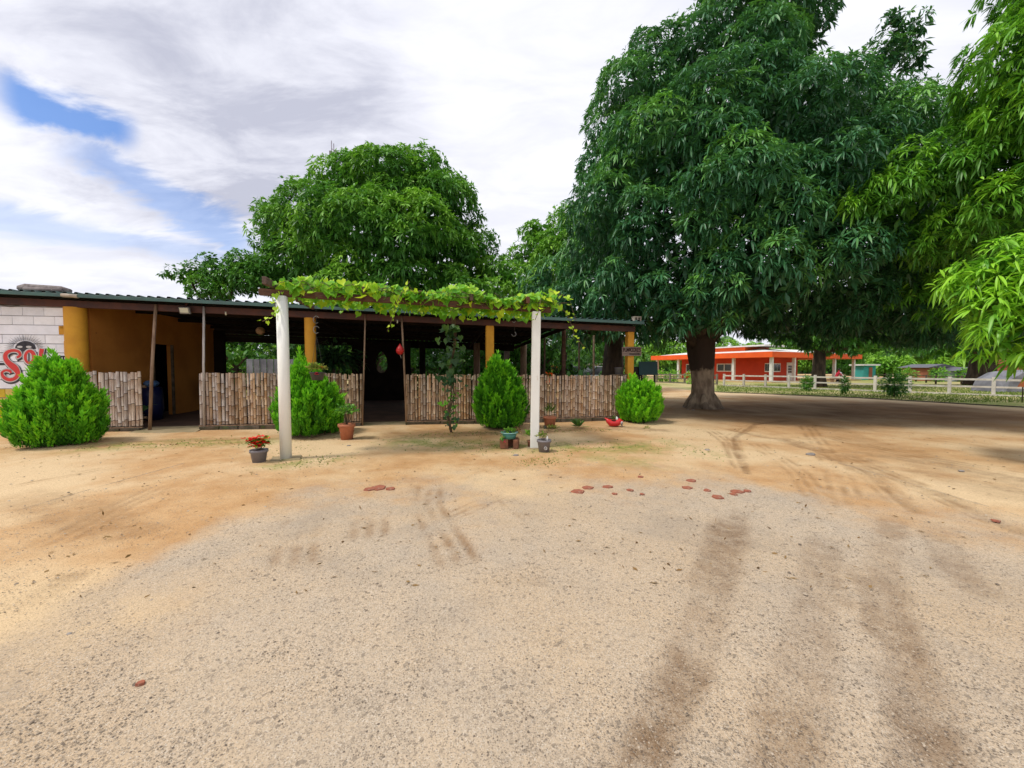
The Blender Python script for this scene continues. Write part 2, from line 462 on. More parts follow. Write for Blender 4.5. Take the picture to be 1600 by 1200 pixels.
def np_mesh(name, V, T, tint, m_, smooth=False):
    me = bpy.data.meshes.new(name)
    nv, nf = len(V), len(T)
    me.vertices.add(nv); me.loops.add(nf * 3); me.polygons.add(nf)
    me.vertices.foreach_set('co', np.ascontiguousarray(V, dtype=np.float32).ravel())
    me.loops.foreach_set('vertex_index', np.ascontiguousarray(T, dtype=np.int32).ravel())
    me.polygons.foreach_set('loop_start', np.arange(0, nf * 3, 3, dtype=np.int32))
    try: me.polygons.foreach_set('loop_total', np.full(nf, 3, dtype=np.int32))
    except Exception: pass
    if smooth: me.polygons.foreach_set('use_smooth', np.ones(nf, dtype=bool))
    if tint is not None:
        a = me.attributes.new('tint', 'FLOAT', 'POINT')
        a.data.foreach_set('value', np.ascontiguousarray(tint, dtype=np.float32))
    me.materials.append(M[m_])
    me.update(calc_edges=True)
    return me

def unit(a):
    return a / np.maximum(np.linalg.norm(a, axis=-1, keepdims=True), 1e-9)
def sphere_dirs(n):
    return unit(rng.normal(size=(n, 3)))

def leaf_arrays(base, d0, length, width, droop, tint, hi=True, fold=0.25):
    """one blade per row: base point, direction, length, half width"""
    n = len(base)
    up = np.array([0, 0, 1.0])
    side = unit(np.cross(d0, up) + rng.normal(scale=0.35, size=(n, 3)))
    side = unit(side - d0 * np.sum(side * d0, 1, keepdims=True))
    nrm = np.cross(side, d0)
    nrm = np.where(nrm[:, 2:3] < 0, -nrm, nrm)
    Lh = length[:, None]; Wd = width[:, None]; dr = droop[:, None]
    def pt(s_): return base + d0 * Lh * s_ - up * (dr * Lh * s_ * s_)
    if hi:
        a, b, c_, e = pt(0), pt(0.34), pt(0.72), pt(1.0)
        rows = [a, b - side * Wd + nrm * Wd * fold, b, b + side * Wd + nrm * Wd * fold,
                c_ - side * Wd * .8 + nrm * Wd * fold, c_, c_ + side * Wd * .8 + nrm * Wd * fold, e]
        V = np.stack(rows, 1).reshape(-1, 3)
        tri = np.array([[0, 2, 1], [0, 3, 2], [1, 2, 5], [1, 5, 4], [2, 3, 6], [2, 6, 5], [4, 5, 7], [5, 6, 7]])
        k = 8
    else:
        a, b, e = pt(0), pt(0.5), pt(1.0)
        V = np.stack([a, b - side * Wd, b + side * Wd, e], 1).reshape(-1, 3)
        tri = np.array([[0, 2, 1], [1, 2, 3]])
        k = 4
    T = (np.arange(n)[:, None, None] * k + tri[None]).reshape(-1, 3)
    return V, T, np.repeat(tint, k)

def rosettes(cen, ax, nl, Llen, wid, tint, droop=0.45, hi=True, spread=0.9):
    n = len(cen)
    ax = unit(ax)
    r_ = sphere_dirs(n * nl).reshape(n, nl, 3)
    perp = unit(r_ - ax[:, None] * np.sum(r_ * ax[:, None], 2, keepdims=True))
    mixv = rng.uniform(0.05, 0.75, size=(n, nl, 1))
    d0 = unit(perp * spread + ax[:, None] * mixv).reshape(-1, 3)
    base = np.repeat(cen, nl, 0) + d0 * 0.02
    ll = np.repeat(Llen, nl) * rng.uniform(0.65, 1.15, n * nl)
    tt = np.clip(np.repeat(tint, nl) + rng.normal(scale=0.07, size=n * nl), 0, 1)
    return leaf_arrays(base, d0, ll, ll * wid * rng.uniform(.8, 1.2, n * nl), droop * rng.uniform(.5, 1.5, n * nl), tt, hi)

def crown_mesh(name, lobes, nsub, dens, leaf_len, m_, zmin=-1, hi=True, nl=13, wid=0.12, base_tint=0.3, light=0.35, droop=0.45,
               sub=(0.26, 0.44), flat=0.85, back=0.35, org=Vector((0, 0, 0)), inner=1.0, tintf=None):
    subs = []
    for (c_, r_) in lobes:
        c_ = np.array(c_)
        k = max(4, int(nsub * r_ * r_ / 4))
        dd = sphere_dirs(k)
        dd[:, 2] = np.where(dd[:, 2] < -0.5, -dd[:, 2], dd[:, 2])
        rr = r_ * rng.uniform(sub[0], sub[1], k)
        cc = c_ + dd * (r_ * rng.uniform(0.66, 0.86, (k, 1))) * np.array([1, 1, flat])
        for i in range(k): subs.append((cc[i], rr[i], c_, rng.normal(scale=0.13)))
    SC = np.array([s_[0] for s_ in subs]); SR = np.array([s_[1] for s_ in subs])
    LC = np.array([l_[0] for l_ in lobes]); LR = np.array([l_[1] for l_ in lobes])
    camp = np.array([0, 0, CAM_H])
    pts = []; axs = []; tn = []
    for i, (c_, r_, lc, dt) in enumerate(subs):
        k = int(dens * 12.57 * r_ * r_)
        nd = sphere_dirs(k)
        p_ = c_ + nd * r_ * rng.uniform(0.80, 1.16, (k, 1)) * np.array([1, 1, flat]) + rng.normal(scale=leaf_len * .25, size=(k, 3))
        outw = unit(p_ - lc)
        keep = np.sum(nd * outw, 1) > -0.25
        tocam = unit(camp - p_)
        keep &= (np.sum(nd * tocam, 1) > -0.25) | (rng.random(k) < back)
        pts.append(p_[keep]); axs.append((nd * 0.8 + outw * 0.3 + np.array([0, 0, 0.15]))[keep])
        tn.append(np.full(keep.sum(), dt) + (nd[keep, 2] * 0.5 + 0.5) * light)  # upward sides lighter: fresh leaves and top light put into the tint
    pts = np.concatenate(pts); axs = np.concatenate(axs); tn = np.concatenate(tn)
    keep = np.ones(len(pts), bool)
    for j in range(len(SC)):
        dd = (pts - SC[j]) / np.array([1, 1, flat])
        keep &= np.sum(dd * dd, 1) > (SR[j] * 0.80) ** 2
    for j in range(len(LC)):
        dd = (pts - LC[j])
        keep &= np.sum(dd * dd, 1) > (LR[j] * 0.60) ** 2
    if zmin > 0:
        w_ = 0.22 * np.sin(pts[:, 0] * 1.7) + 0.18 * np.sin(pts[:, 1] * 2.1 + pts[:, 0] * 0.9)
        keep &= pts[:, 2] > zmin + w_
    pts, axs, tn = pts[keep], axs[keep], tn[keep]
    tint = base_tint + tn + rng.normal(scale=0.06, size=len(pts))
    if tintf is not None: tint = tint + tintf(pts)
    V, T, tt = rosettes(pts, axs, nl, leaf_len * rng.uniform(0.85, 1.2, len(pts)), wid, tint, droop, hi)
    Vs, Ts, Tt = [V], [T], [tt]
    # inner twigs and leaves that close the crown
    if inner:
        ip = []; k0 = 0
        for (c_, r_) in lobes:
            k = int(dens * inner * 2.2 * r_ * r_)
            nd = sphere_dirs(k)
            ip.append(np.array(c_) + nd * r_ * rng.uniform(0.35, 0.72, (k, 1)) * np.array([1, 1, flat]))
        ip = np.concatenate(ip)
        if zmin > 0: ip = ip[ip[:, 2] > zmin + 0.25]
        V2, T2, t2 = rosettes(ip, sphere_dirs(len(ip)), 9, np.full(len(ip), leaf_len * 1.45), wid * 1.7, np.full(len(ip), base_tint), 0.3, False)
        Vs.append(V2); Ts.append(T2 + len(V)); Tt.append(t2)
    V = np.concatenate(Vs) - np.array(org); T = np.concatenate(Ts); tt = np.concatenate(Tt)
    return np_mesh(name, V, T, np.clip(tt, 0, 1), m_)

def limb_tube(mb, a, b, r0, r1, seed, n=8, steps=6, wob=0.12):
    rr = random.Random(seed)
    a, b = Vector(a), Vector(b)
    ln = (b - a).length
    pts = []; rad = []
    for i in range(steps + 1):
        s_ = i / steps
        q = a.lerp(b, s_)
        if 0 < i: q += Vector((rr.uniform(-1, 1), rr.uniform(-1, 1), rr.uniform(-.5, .5))) * wob * ln * .25 * math.sin(s_ * 2.6)
        pts.append(q); rad.append(r0 + (r1 - r0) * s_ ** .8)
    mb.tube(pts, rad, n, 0.10, seed)

# ------------------------------------------------------------------ ground
def graded(lo, hi, step, far, growth=1.16):
    core = list(np.arange(lo, hi + 1e-6, step))
    x, s_ = hi, step
    up = []
    while x < far:
        s_ *= growth; x += s_; up.append(x)
    x, s_ = lo, step
    dn = []
    while x > -far:
        s_ *= growth; x -= s_; dn.append(x)
    return np.array(dn[::-1] + core + up)
xs = graded(-8, 10, 0.036, 600)
ys = graded(1.0, 10.5, 0.034, 600)
def gh(x, y):
    return (0.020 * np.sin(x * 0.9 + 0.4 * y) * np.sin(y * 0.7 - 0.3 * x) + 0.010 * np.sin(2.3 * x + 1.1) * np.sin(1.9 * y)) * np.clip((14 - y) / 6, 0, 1) * np.clip((y) / 2.5, 0.3, 1)
X, Y = np.meshgrid(xs, ys)
xf, yf = X.ravel(), Y.ravel()
def poly_dist(pts):
    """distance in metres from each ground vertex to a polyline given as points in the photo, plus the run along it"""
    g = [G(*q) for q in pts]
    best = np.full(xf.shape, 1e9); sd_ = np.zeros(xf.shape); run = np.zeros(xf.shape); acc = 0
    for a, b in zip(g[:-1], g[1:]):
        dx, dy = b.x - a.x, b.y - a.y
        l2 = dx * dx + dy * dy; l_ = math.sqrt(l2)
        tt = np.clip(((xf - a.x) * dx + (yf - a.y) * dy) / l2, 0, 1)
        ex, ey = xf - (a.x + tt * dx), yf - (a.y + tt * dy)
        d_ = np.hypot(ex, ey)
        sgn = np.sign(ex * dy - ey * dx)
        m_ = d_ < best
        best = np.where(m_, d_, best); sd_ = np.where(m_, d_ * sgn, sd_); run = np.where(m_, acc + tt * l_, run)
        acc += l_
    return best, sd_, run, acc
def vnoise(x, y, sc, seed):
    """value noise"""
    rr = np.random.default_rng(seed)
    tab = rr.random((256, 256))
    xi = np.floor(x * sc).astype(int); yi = np.floor(y * sc).astype(int)
    fx = x * sc - xi; fy = y * sc - yi
    fx = fx * fx * (3 - 2 * fx); fy = fy * fy * (3 - 2 * fy)
    g = lambda i, j: tab[(xi + i) & 255, (yi + j) & 255]
    return (g(0, 0) * (1 - fx) + g(1, 0) * fx) * (1 - fy) + (g(0, 1) * (1 - fx) + g(1, 1) * fx) * fy
def fbm(x, y, sc, seed, o=4):
    s_ = 0; a = 1; tot = 0
    for k in range(o):
        s_ = s_ + a * vnoise(x + 17.3 * k, y - 9.1 * k, sc * 2 ** k, seed + k); tot += a; a *= .55
    return s_ / tot
near = (np.abs(xf) < 40) & (yf > -2) & (yf < 60)
nA = fbm(xf, yf, 0.5, 3); nB = fbm(xf, yf, 1.7, 11); nC = fbm(xf, yf, 4.0, 21)
# orange dirt beyond the gravel edge
edge = [(-900, 1400), (0, 985), (180, 900), (330, 840), (520, 790), (700, 762), (900, 752), (1150, 745), (1290, 790), (1420, 815), (1600, 850), (2600, 900)]
ge = [G(*q) for q in edge]
ex_ = np.array([g.x for g in ge]); ey_ = np.array([g.y for g in ge])
order = np.argsort(ex_)
yb = np.interp(xf, ex_[order], ey_[order])
dirt = np.clip((yf - yb + (nA - .5) * 3.4 + (nB - .5) * 2.0 + (nC - .5) * 1.2) / 4.2 + 0.5, 0, 1)
dirt = dirt * dirt * (3 - 2 * dirt)
H = gh(xf, yf) + (nC - .5) * 0.012 * np.clip((16 - yf) / 6, 0, 1) * near
stain = np.zeros_like(xf); track = np.zeros_like(xf)
def add_stain(pts, w, amt, wob=0.5):
    global stain, H
    b_, s_, r_, tot = poly_dist(pts)
    w2 = w * .54 * (0.6 + 1.1 * wob * nB * 1.6)
    k = np.clip(1.35 - (b_ / w2) ** 2.0, 0, 1) * np.clip(0.45 + 1.6 * (nC - 0.25), 0, 1) * amt * np.clip(r_ / .4, 0, 1)
    stain = np.maximum(stain, k)
    H = H - 0.010 * np.clip(1 - b_ / w, 0, 1)
def add_track(pts, w, lines, amt, depth=0.012):
    global track, H
    b_, s_, r_, tot = poly_dist(pts)
    w = w * 1.15
    inside = np.clip((w / 2 - b_) / (w * .12) + .5, 0, 1) * np.clip(r_ / .2, 0, 1) * np.clip((tot - r_) / .2, 0, 1)
    rid = 0.5 + 0.5 * np.cos(s_ / w * lines * 6.283)
    br = np.clip((fbm(xf, yf, 3.0, 77) - .30) * 4, 0, 1)
    track = np.maximum(track, inside * rid * amt * br * np.clip(.3 + 1.5 * (nC - .2), 0, 1))
    H = H - inside * depth * br * (0.4 + 0.6 * rid)
add_stain([(1105, 985), (1070, 1060), (1030, 1120), (1000, 1230)], 0.17, 0.95)
add_stain([(1150, 800), (1125, 870), (1110, 915)], 0.30, 0.7)
add_stain([(1262, 1050), (1240, 1110), (1225, 1230)], 0.24, 0.6)
add_stain([(1400, 1030), (1440, 1110), (1470, 1230)], 0.20, 0.75)
add_stain([(1345, 880), (1360, 930), (1368, 985)], 0.13, 0.75)
add_stain([(1383, 880), (1403, 950), (1425, 1030), (1440, 1080)], 0.13, 0.7)
add_stain([(1270, 860), (1290, 900), (1320, 940)], 0.16, 0.5)
add_stain([(1460, 820), (1490, 880), (1530, 915)], 0.22, 0.45)
add_stain([(1000, 1180), (990, 1230)], 0.25, 0.9)
add_stain([(800, 903), (840, 908)], 0.13, 0.7)
add_stain([(1560, 1090), (1600, 1110)], 0.12, 0.5)
add_stain([(1170, 640), (1350, 690), (1600, 775)], 0.9, 0.30)
add_stain([(1230, 690), (1400, 730), (1600, 770)], 0.35, 0.5)
add_stain([(0, 770), (120, 800), (200, 830)], 0.5, 0.35)
add_stain([(0, 940), (60, 930), (110, 900)], 0.2, 0.45)
add_stain([(1160, 790), (1130, 880), (1100, 985), (1040, 1110), (985, 1240)], 0.20, 0.5)
add_stain([(1400, 800), (1380, 880), (1410, 980), (1450, 1090), (1490, 1240)], 0.20, 0.45)
add_stain([(1290, 830), (1275, 930), (1255, 1050), (1220, 1240)], 0.22, 0.42)
add_stain([(1320, 870), (1390, 960), (1420, 1080), (1425, 1240)], 0.12, 0.5)
add_stain([(1250, 655), (1180, 663), (1148, 682), (1152, 707), (1168, 738)], 0.10, 0.65)
add_stain([(1130, 668), (1240, 690), (1350, 735), (1430, 795)], 0.14, 0.45)
add_stain([(1210, 680), (1330, 715), (1450, 765), (1600, 830)], 0.18, 0.45)
add_stain([(1300, 700), (1460, 725), (1640, 760)], 0.30, 0.5)
add_stain([(150, 690), (400, 684), (640, 684)], 0.35, 0.4)
add_stain([(600, 684), (800, 676), (985, 668), (1045, 672)], 0.45, 0.62)
add_track([(455, 905), (462, 860), (475, 805)], 0.34, 3, 0.8)
add_track([(672, 752), (668, 790), (690, 830), (722, 890)], 0.34, 3, 0.9)
add_track([(690, 812), (740, 792), (785, 772)], 0.20, 2, 0.75)
add_track([(576, 845), (580, 805)], 0.34, 3, 0.8)
add_track([(785, 775), (815, 800), (835, 815)], 0.22, 3, 0.6)
add_track([(1105, 668), (1140, 690), (1160, 730)], 0.3, 3, 0.7)
add_track([(1245, 655), (1180, 662), (1145, 680), (1150, 705), (1165, 735)], 0.22, 2, 0.8)
add_track([(1260, 665), (1300, 720), (1330, 790)], 0.34, 3, 0.65)
add_track([(1130, 668), (1240, 690), (1350, 735), (1420, 790)], 0.3, 3, 0.6)
add_track([(1210, 680), (1330, 715), (1450, 765), (1600, 830)], 0.3, 3, 0.6)
add_track([(1180, 690), (1250, 740), (1290, 790)], 0.3, 3, 0.5)
add_track([(0, 760), (150, 735), (300, 715)], 0.25, 2, 0.5)
add_track([(60, 860), (190, 790), (260, 760)], 0.3, 3, 0.45)
add_track([(1290, 680), (1440, 715), (1600, 745)], 0.4, 3, 0.5)
# sparse green at the foot of the fence and under the lawn
grass = np.zeros_like(xf)
for pts, w, amt in (([(640, 690), (760, 695), (880, 700), (1000, 700)], 0.8, 0.8), ([(150, 700), (300, 690), (400, 690)], 0.7, 0.7), ([(1040, 690), (1110, 712)], 0.4, 0.4), ([(430, 730), (520, 715)], 0.4, 0.6),
                    ([(880, 712), (1010, 725)], 0.5, 0.45)):
    b_, _, _, _ = poly_dist(pts)
    grass = np.maximum(grass, np.clip(1 - b_ / w, 0, 1) * amt * np.clip((nC - .38) * 5, 0, 1))
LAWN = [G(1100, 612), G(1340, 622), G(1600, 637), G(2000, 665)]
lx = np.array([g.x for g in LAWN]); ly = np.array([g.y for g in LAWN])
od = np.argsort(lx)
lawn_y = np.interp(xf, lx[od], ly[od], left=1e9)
lit_sand = np.clip((yf - (lawn_y - 4 + (nB - .5) * 2)) / 1.5, 0, 1) * (yf < 40)  # sand band lightened to stand for sunlight beyond the tree shade
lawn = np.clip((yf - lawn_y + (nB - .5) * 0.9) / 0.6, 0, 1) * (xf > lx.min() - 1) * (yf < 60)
patch = np.clip((nA - .36) * 5, .5, 1)
grass = np.maximum(grass, lawn * patch)
grass = np.maximum(grass, ((yf > 17) & (xf < 3)) * np.clip((nA - .42) * 5, 0, 1) * .9)
shade_soil = np.zeros_like(xf)
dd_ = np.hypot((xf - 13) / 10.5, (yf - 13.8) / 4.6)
shade_soil = np.clip(1.7 - 1.4 * dd_, 0, 1) * (0.5 + 0.7 * nB) * (1 - lit_sand)  # brown soil darkened to carry the shade under the mango canopy
nx, ny = len(xs), len(ys)
me = bpy.data.meshes.new('ground')
me.vertices.add(nx * ny)
co = np.stack([xf, yf, H], 1).astype(np.float32)
me.vertices.foreach_set('co', co.ravel())
ii = (np.arange(ny - 1)[:, None] * nx + np.arange(nx - 1)[None]).ravel()
quads = np.stack([ii, ii + 1, ii + 1 + nx, ii + nx], 1).astype(np.int32)
me.loops.add(len(quads) * 4); me.polygons.add(len(quads))
me.loops.foreach_set('vertex_index', quads.ravel())
me.polygons.foreach_set('loop_start', np.arange(0, len(quads) * 4, 4, dtype=np.int32))
try: me.polygons.foreach_set('loop_total', np.full(len(quads), 4, dtype=np.int32))
except Exception: pass
me.polygons.foreach_set('use_smooth', np.ones(len(quads), bool))
for nm, ar in (('dirt', dirt), ('stain', stain), ('track', track), ('grass', grass), ('shade_soil', shade_soil), ('lit_sand', lit_sand)):
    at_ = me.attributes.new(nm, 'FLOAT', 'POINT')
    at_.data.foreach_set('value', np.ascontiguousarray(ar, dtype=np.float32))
me.update(calc_edges=True)
def gz(x, y):
    return float(gh(np.array(x), np.array(y)))

gm = bpy.data.materials.new('ground_dirt_gravel'); gm.use_nodes = True
t = gm.node_tree; p = t.nodes['Principled BSDF']
p.inputs['Roughness'].default_value = 0.95
p.inputs['Specular IOR Level'].default_value = 0.15
def attr(nm): return N(t, 'ShaderNodeAttribute', attribute_name=nm).outputs['Fac']
tcn = N(t, 'ShaderNodeTexCoord'); ov = tcn.outputs['Object']
def noise(sc, det=6.0, ro=0.6, vec=None, dist=0.0):
    n = N(t, 'ShaderNodeTexNoise', i_Scale=sc, i_Detail=det, i_Roughness=ro, i_Distortion=dist)
    L(t, vec or ov, n.inputs['Vector'])
    return n.outputs['Fac']
def voro(sc, out='Color', rnd_=1.0):
    n = N(t, 'ShaderNodeTexVoronoi', i_Scale=sc)
    n.inputs['Randomness'].default_value = rnd_
    L(t, ov, n.inputs['Vector'])
    return n.outputs[out]
big = noise(0.35, 5.0); medn = noise(2.2, 8.0, 0.65); fine = noise(60.0, 5.0, 0.75); fine2 = noise(200.0, 3.0, 0.7)
sx = N(t, 'ShaderNodeSeparateColor'); L(t, voro(210.0), sx.inputs[0])
sx2 = N(t, 'ShaderNodeSeparateColor'); L(t, voro(60.0), sx2.inputs[0])
gravel = mixc(t, smooth(t, medn, 0.32, 0.68), (0.57, 0.445, 0.31), (0.49, 0.40, 0.30))
gravel = mixc(t, smooth(t, big, 0.4, 0.65), gravel, (0.55, 0.41, 0.265))
gravel = mixc(t, smooth(t, sx.outputs[0], 0.62, 0.95, 0, 0.62), gravel, (0.17, 0.14, 0.11))
gravel = mixc(t, smooth(t, sx.outputs[1], 0.80, 0.98, 0, 0.6), gravel, (0.66, 0.59, 0.49))
gravel = mixc(t, smooth(t, sx2.outputs[0], 0.93, 0.99, 0, 0.5), gravel, (0.10, 0.085, 0.07))
gravel = mixc(t, smooth(t, fine, 0.48, 0.72, 0, 0.55), gravel, (0.20, 0.165, 0.135))
gravel = mixc(t, smooth(t, noise(0.9, 7.0, 0.65, None, 0.6), 0.50, 0.66, 0, 0.30), gravel, (0.27, 0.23, 0.19))
dirtc = mixc(t, smooth(t, medn, 0.3, 0.7), (0.62, 0.40, 0.205), (0.50, 0.285, 0.125))
dirtc = mixc(t, smooth(t, big, 0.42, 0.6), dirtc, (0.70, 0.52, 0.31))
dirtc = mixc(t, smooth(t, fine, 0.45, 0.75, 0, 0.45), dirtc, (0.27, 0.15, 0.07))
dirtc = mixc(t, smooth(t, sx.outputs[0], 0.86, 0.99, 0, 0.55), dirtc, (0.16, 0.10, 0.06))
base = mixc(t, smooth(t, math_n(t, 'ADD', attr('dirt'), math_n(t, 'MULTIPLY', math_n(t, 'SUBTRACT', noise(3.0, 8.0, 0.75), 0.5), 1.1)), 0.02, 0.98), gravel, dirtc)
stn = math_n(t, 'MULTIPLY', attr('stain'), smooth(t, noise(7.0, 9.0, 0.75), 0.32, 0.58, 0.25, 0.88))
base = mixc(t, stn, base, (0.17, 0.095, 0.045))
base = mixc(t, math_n(t, 'MULTIPLY', attr('track'), 0.9), base, (0.24, 0.13, 0.055))
base = mixc(t, math_n(t, 'MULTIPLY', attr('shade_soil'), 0.92), base, (0.175, 0.088, 0.040))
base = mixc(t, math_n(t, 'MULTIPLY', attr('lit_sand'), 0.8), base, (0.66, 0.50, 0.32))
gcol = mixc(t, smooth(t, noise(9.0, 5.0), 0.38, 0.62), (0.13, 0.22, 0.035), (0.27, 0.29, 0.07))
base = mixc(t, math_n(t, 'MULTIPLY', attr('grass'), smooth(t, noise(14.0, 5.0), 0.3, 0.55, 0.3, 1.0)), base, gcol)
L(t, base, p.inputs['Base Color'])
hh = math_n(t, 'ADD', math_n(t, 'MULTIPLY', sx.outputs[2], 0.6), math_n(t, 'ADD', math_n(t, 'MULTIPLY', fine, 1.0), math_n(t, 'MULTIPLY', fine2, 0.5)))
bn = N(t, 'ShaderNodeBump'); bn.inputs['Strength'].default_value = 0.55; bn.inputs['Distance'].default_value = 0.012
L(t, hh, bn.inputs['Height'])
bn2 = N(t, 'ShaderNodeBump'); bn2.inputs['Strength'].default_value = 0.5; bn2.inputs['Distance'].default_value = 0.05
L(t, medn, bn2.inputs['Height']); L(t, bn2.outputs[0], bn.inputs['Normal'])
L(t, bn.outputs[0], p.inputs['Normal'])
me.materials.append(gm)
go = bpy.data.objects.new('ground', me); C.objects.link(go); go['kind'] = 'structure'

# ------------------------------------------------------------------ the restaurant front line
FA, FB = G(230, 672), G(980, 655)
FA.z = FB.z = 0
fe = (FB - FA).normalized(); fn = Vector((-fe.y, fe.x, 0)); FRZ = math.atan2(fe.y, fe.x)
def F(s, t_, z): return FA + fe * s + fn * t_ + Vector((0, 0, z))
def PF(px, py, t_=0.0):
    """s and z where the ray meets the vertical plane t_ behind the front line"""
    d = ray(px, py); o = Vector((0, 0, CAM_H)); q = FA + fn * t_
    k = (q - o).dot(fn) / d.dot(fn)
    h = o + d * k
    return (h - FA).dot(fe), h.z
sC, zC = PF(116, 475)                # ochre column
s128, _ = PF(128, 500)
zl, zr = PF(0, 454, -0.45)[1], PF(1000, 502.5, -0.45)[1]
sL, sR = PF(0, 454, -0.45)[0], PF(1000, 502.5, -0.45)[0]
def eave(s, t_=0.0):                 # underside of the roof sheet at s
    return zl + (zr - zl) * (s - sL) / (sR - sL) - 0.018 * (t_ + 0.45)
S0 = sL - 3.6                        # left end of building, outside the frame
sRoofR = PF(885, 505, 0)[0]
SEnd = PF(1010, 500, -0.45)[0]

shelter = thing('roadside_restaurant', F(0, 0, 0), 'long open-sided restaurant shed with green corrugated roof and bamboo front', 'restaurant')
# roof sheets, each about a metre wide
def sheet_mesh(w, t0, t1, nr=5):
    mb = MB()
    prof = []
    pitch_ = w / nr
    for k in range(nr):
        x0 = k * pitch_
        prof += [(x0, 0), (x0 + pitch_ * .56, 0), (x0 + pitch_ * .66, .034), (x0 + pitch_ * .88, .034)]
    prof += [(w, 0)]
    rows = 4
    vs = []; fs = []
    for j in range(rows + 1):
        tt = t0 + (t1 - t0) * j / rows
        for x, z in prof: vs.append((x, tt, z - 0.018 * (tt - t0)))
        for x, z in prof: vs.append((x, tt, z - 0.018 * (tt - t0) - 0.004))
    k = len(prof)
    for j in range(rows):
        for i in range(k - 1):
            a = j * 2 * k + i; b = (j + 1) * 2 * k + i
            fs.append((a, a + 1, b + 1, b)); fs.append((a + k, b + k, b + k + 1, a + k + 1))
    for i in range(k - 1): fs.append((i, i + k, i + k + 1, i + 1))
    mb.add(vs, fs)
    me_ = mb.build('roof_sheet', 'roof_green', mesh_only=True)
    me_.materials.append(M['shaded_underside'])
    for i_ in range(1, len(fs) - (k - 1), 2): me_.polygons[i_].material_index = 1
    return me_
slope = math.atan2(zr - zl, sR - sL)
msheet = sheet_mesh(1.0, -0.45, 8.6)
mshort = sheet_mesh(1.0, -0.45, 0.75)
s_ = SEnd - .985 * math.ceil((SEnd - S0) / .985); k = 0
while s_ < SEnd - 0.3:
    mm = msheet if s_ + 1.0 < sRoofR + 0.35 else mshort
    place('roof_sheet', mm, F(s_, 0, eave(s_) + (0.003 if k % 2 else 0.0) + 0.02), shelter, rot=(0, -slope, FRZ))
    s_ += 0.985; k += 1
sEndR = s_
# fascia flashing and beam
for nm, t_, z0, z1, th, mt in (('fascia', -0.44, -0.06, 0.014, 0.02, 'roof_green'), ('front_beam', -0.06, -0.235, -0.085, 0.10, 'steel_red')):
    mb = MB()
    a, b = F(S0, t_, eave(S0, 0) + (z0 + z1) / 2), F(sEndR - .1 if nm == 'fascia' else PF(990, 510)[0], t_, eave(PF(990, 510)[0]) + (z0 + z1) / 2)
    if nm == 'fascia': b = F(sEndR - .05, t_, eave(sEndR) + (z0 + z1) / 2)
    mb.bar(a, b, th, z1 - z0)
    mb.build(nm, mt, shelter, bevel=0.004)
# purlins and rafters under the roof, dark colour stands in for shade
for t_ in (1.6, 3.3, 5.0, 6.7, 8.4):
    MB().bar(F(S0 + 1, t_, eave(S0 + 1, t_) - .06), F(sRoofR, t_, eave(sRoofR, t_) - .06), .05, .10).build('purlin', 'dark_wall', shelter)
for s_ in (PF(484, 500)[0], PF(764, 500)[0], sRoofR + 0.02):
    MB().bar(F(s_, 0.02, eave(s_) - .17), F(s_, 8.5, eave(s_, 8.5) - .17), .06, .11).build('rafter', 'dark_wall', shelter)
# rear posts
for px in (332, 445, 563, 660, 745, 818):
    q = P(px, 560, 17.6)
    MB().tube([(q.x, q.y, 0), (q.x, q.y, 2.55)], 0.14, 8, 0.05, px).build('rear_post', 'pole_wood' if px > 700 else 'dark_wall', shelter)
MB().bar(F(S0 + 1, 8.45, eave(S0, 8.45) - .25), F(sRoofR, 8.45, eave(sRoofR, 8.45) - .22), .12, .22).build('rear_beam', 'dark_wall', shelter)
# floor slab
mb = MB()
a, b, c_, d_ = F(S0, .05, 0), F(PF(990, 600)[0], .05, 0), F(PF(990, 600)[0], 8.8, 0), F(S0, 8.8, 0)
mb.add([a + Vector((0, 0, -.1)), b + Vector((0, 0, -.1)), c_ + Vector((0, 0, -.1)), d_ + Vector((0, 0, -.1)), a + Vector((0, 0, .05)), b + Vector((0, 0, .05)), c_ + Vector((0, 0, .05)), d_ + Vector((0, 0, .05))],
       [(4, 5, 6, 7), (0, 1, 5, 4), (1, 2, 6, 5), (2, 3, 7, 6), (3, 0, 4, 7)])
mb.build('floor_slab', 'floor_inside', shelter)
# ochre columns
def column(px, py_top, r, z0=0.0, nm='ochre_column', sq=False):
    s_, z_ = PF(px, py_top)
    zt = eave(s_) - .235
    mb = MB()
    if sq: mb.box(F(s_, 0.0, (zt + z0) / 2), (2 * r, 2 * r, zt - z0), FRZ)
    else: mb.lathe([(r, z0), (r, zt)], F(s_, 0, 0), 24); mb.disc(F(s_, 0, zt), r, 24)
    return mb.build('column', nm if nm in M else 'ochre_column', shelter, bevel=0.012 if sq else 0)
column(484, 493, 0.125)
column(765, 505, 0.105, sq=True)
column(984, 513, 0.095, sq=True)
colL = MB().lathe([(0.19, 0), (0.19, eave(sC) - .23)], F(sC, 0.02, 0), 28).build('column', 'ochre_column', shelter)
colL['label'] = 'thick rounded ochre column beside the white block wall'
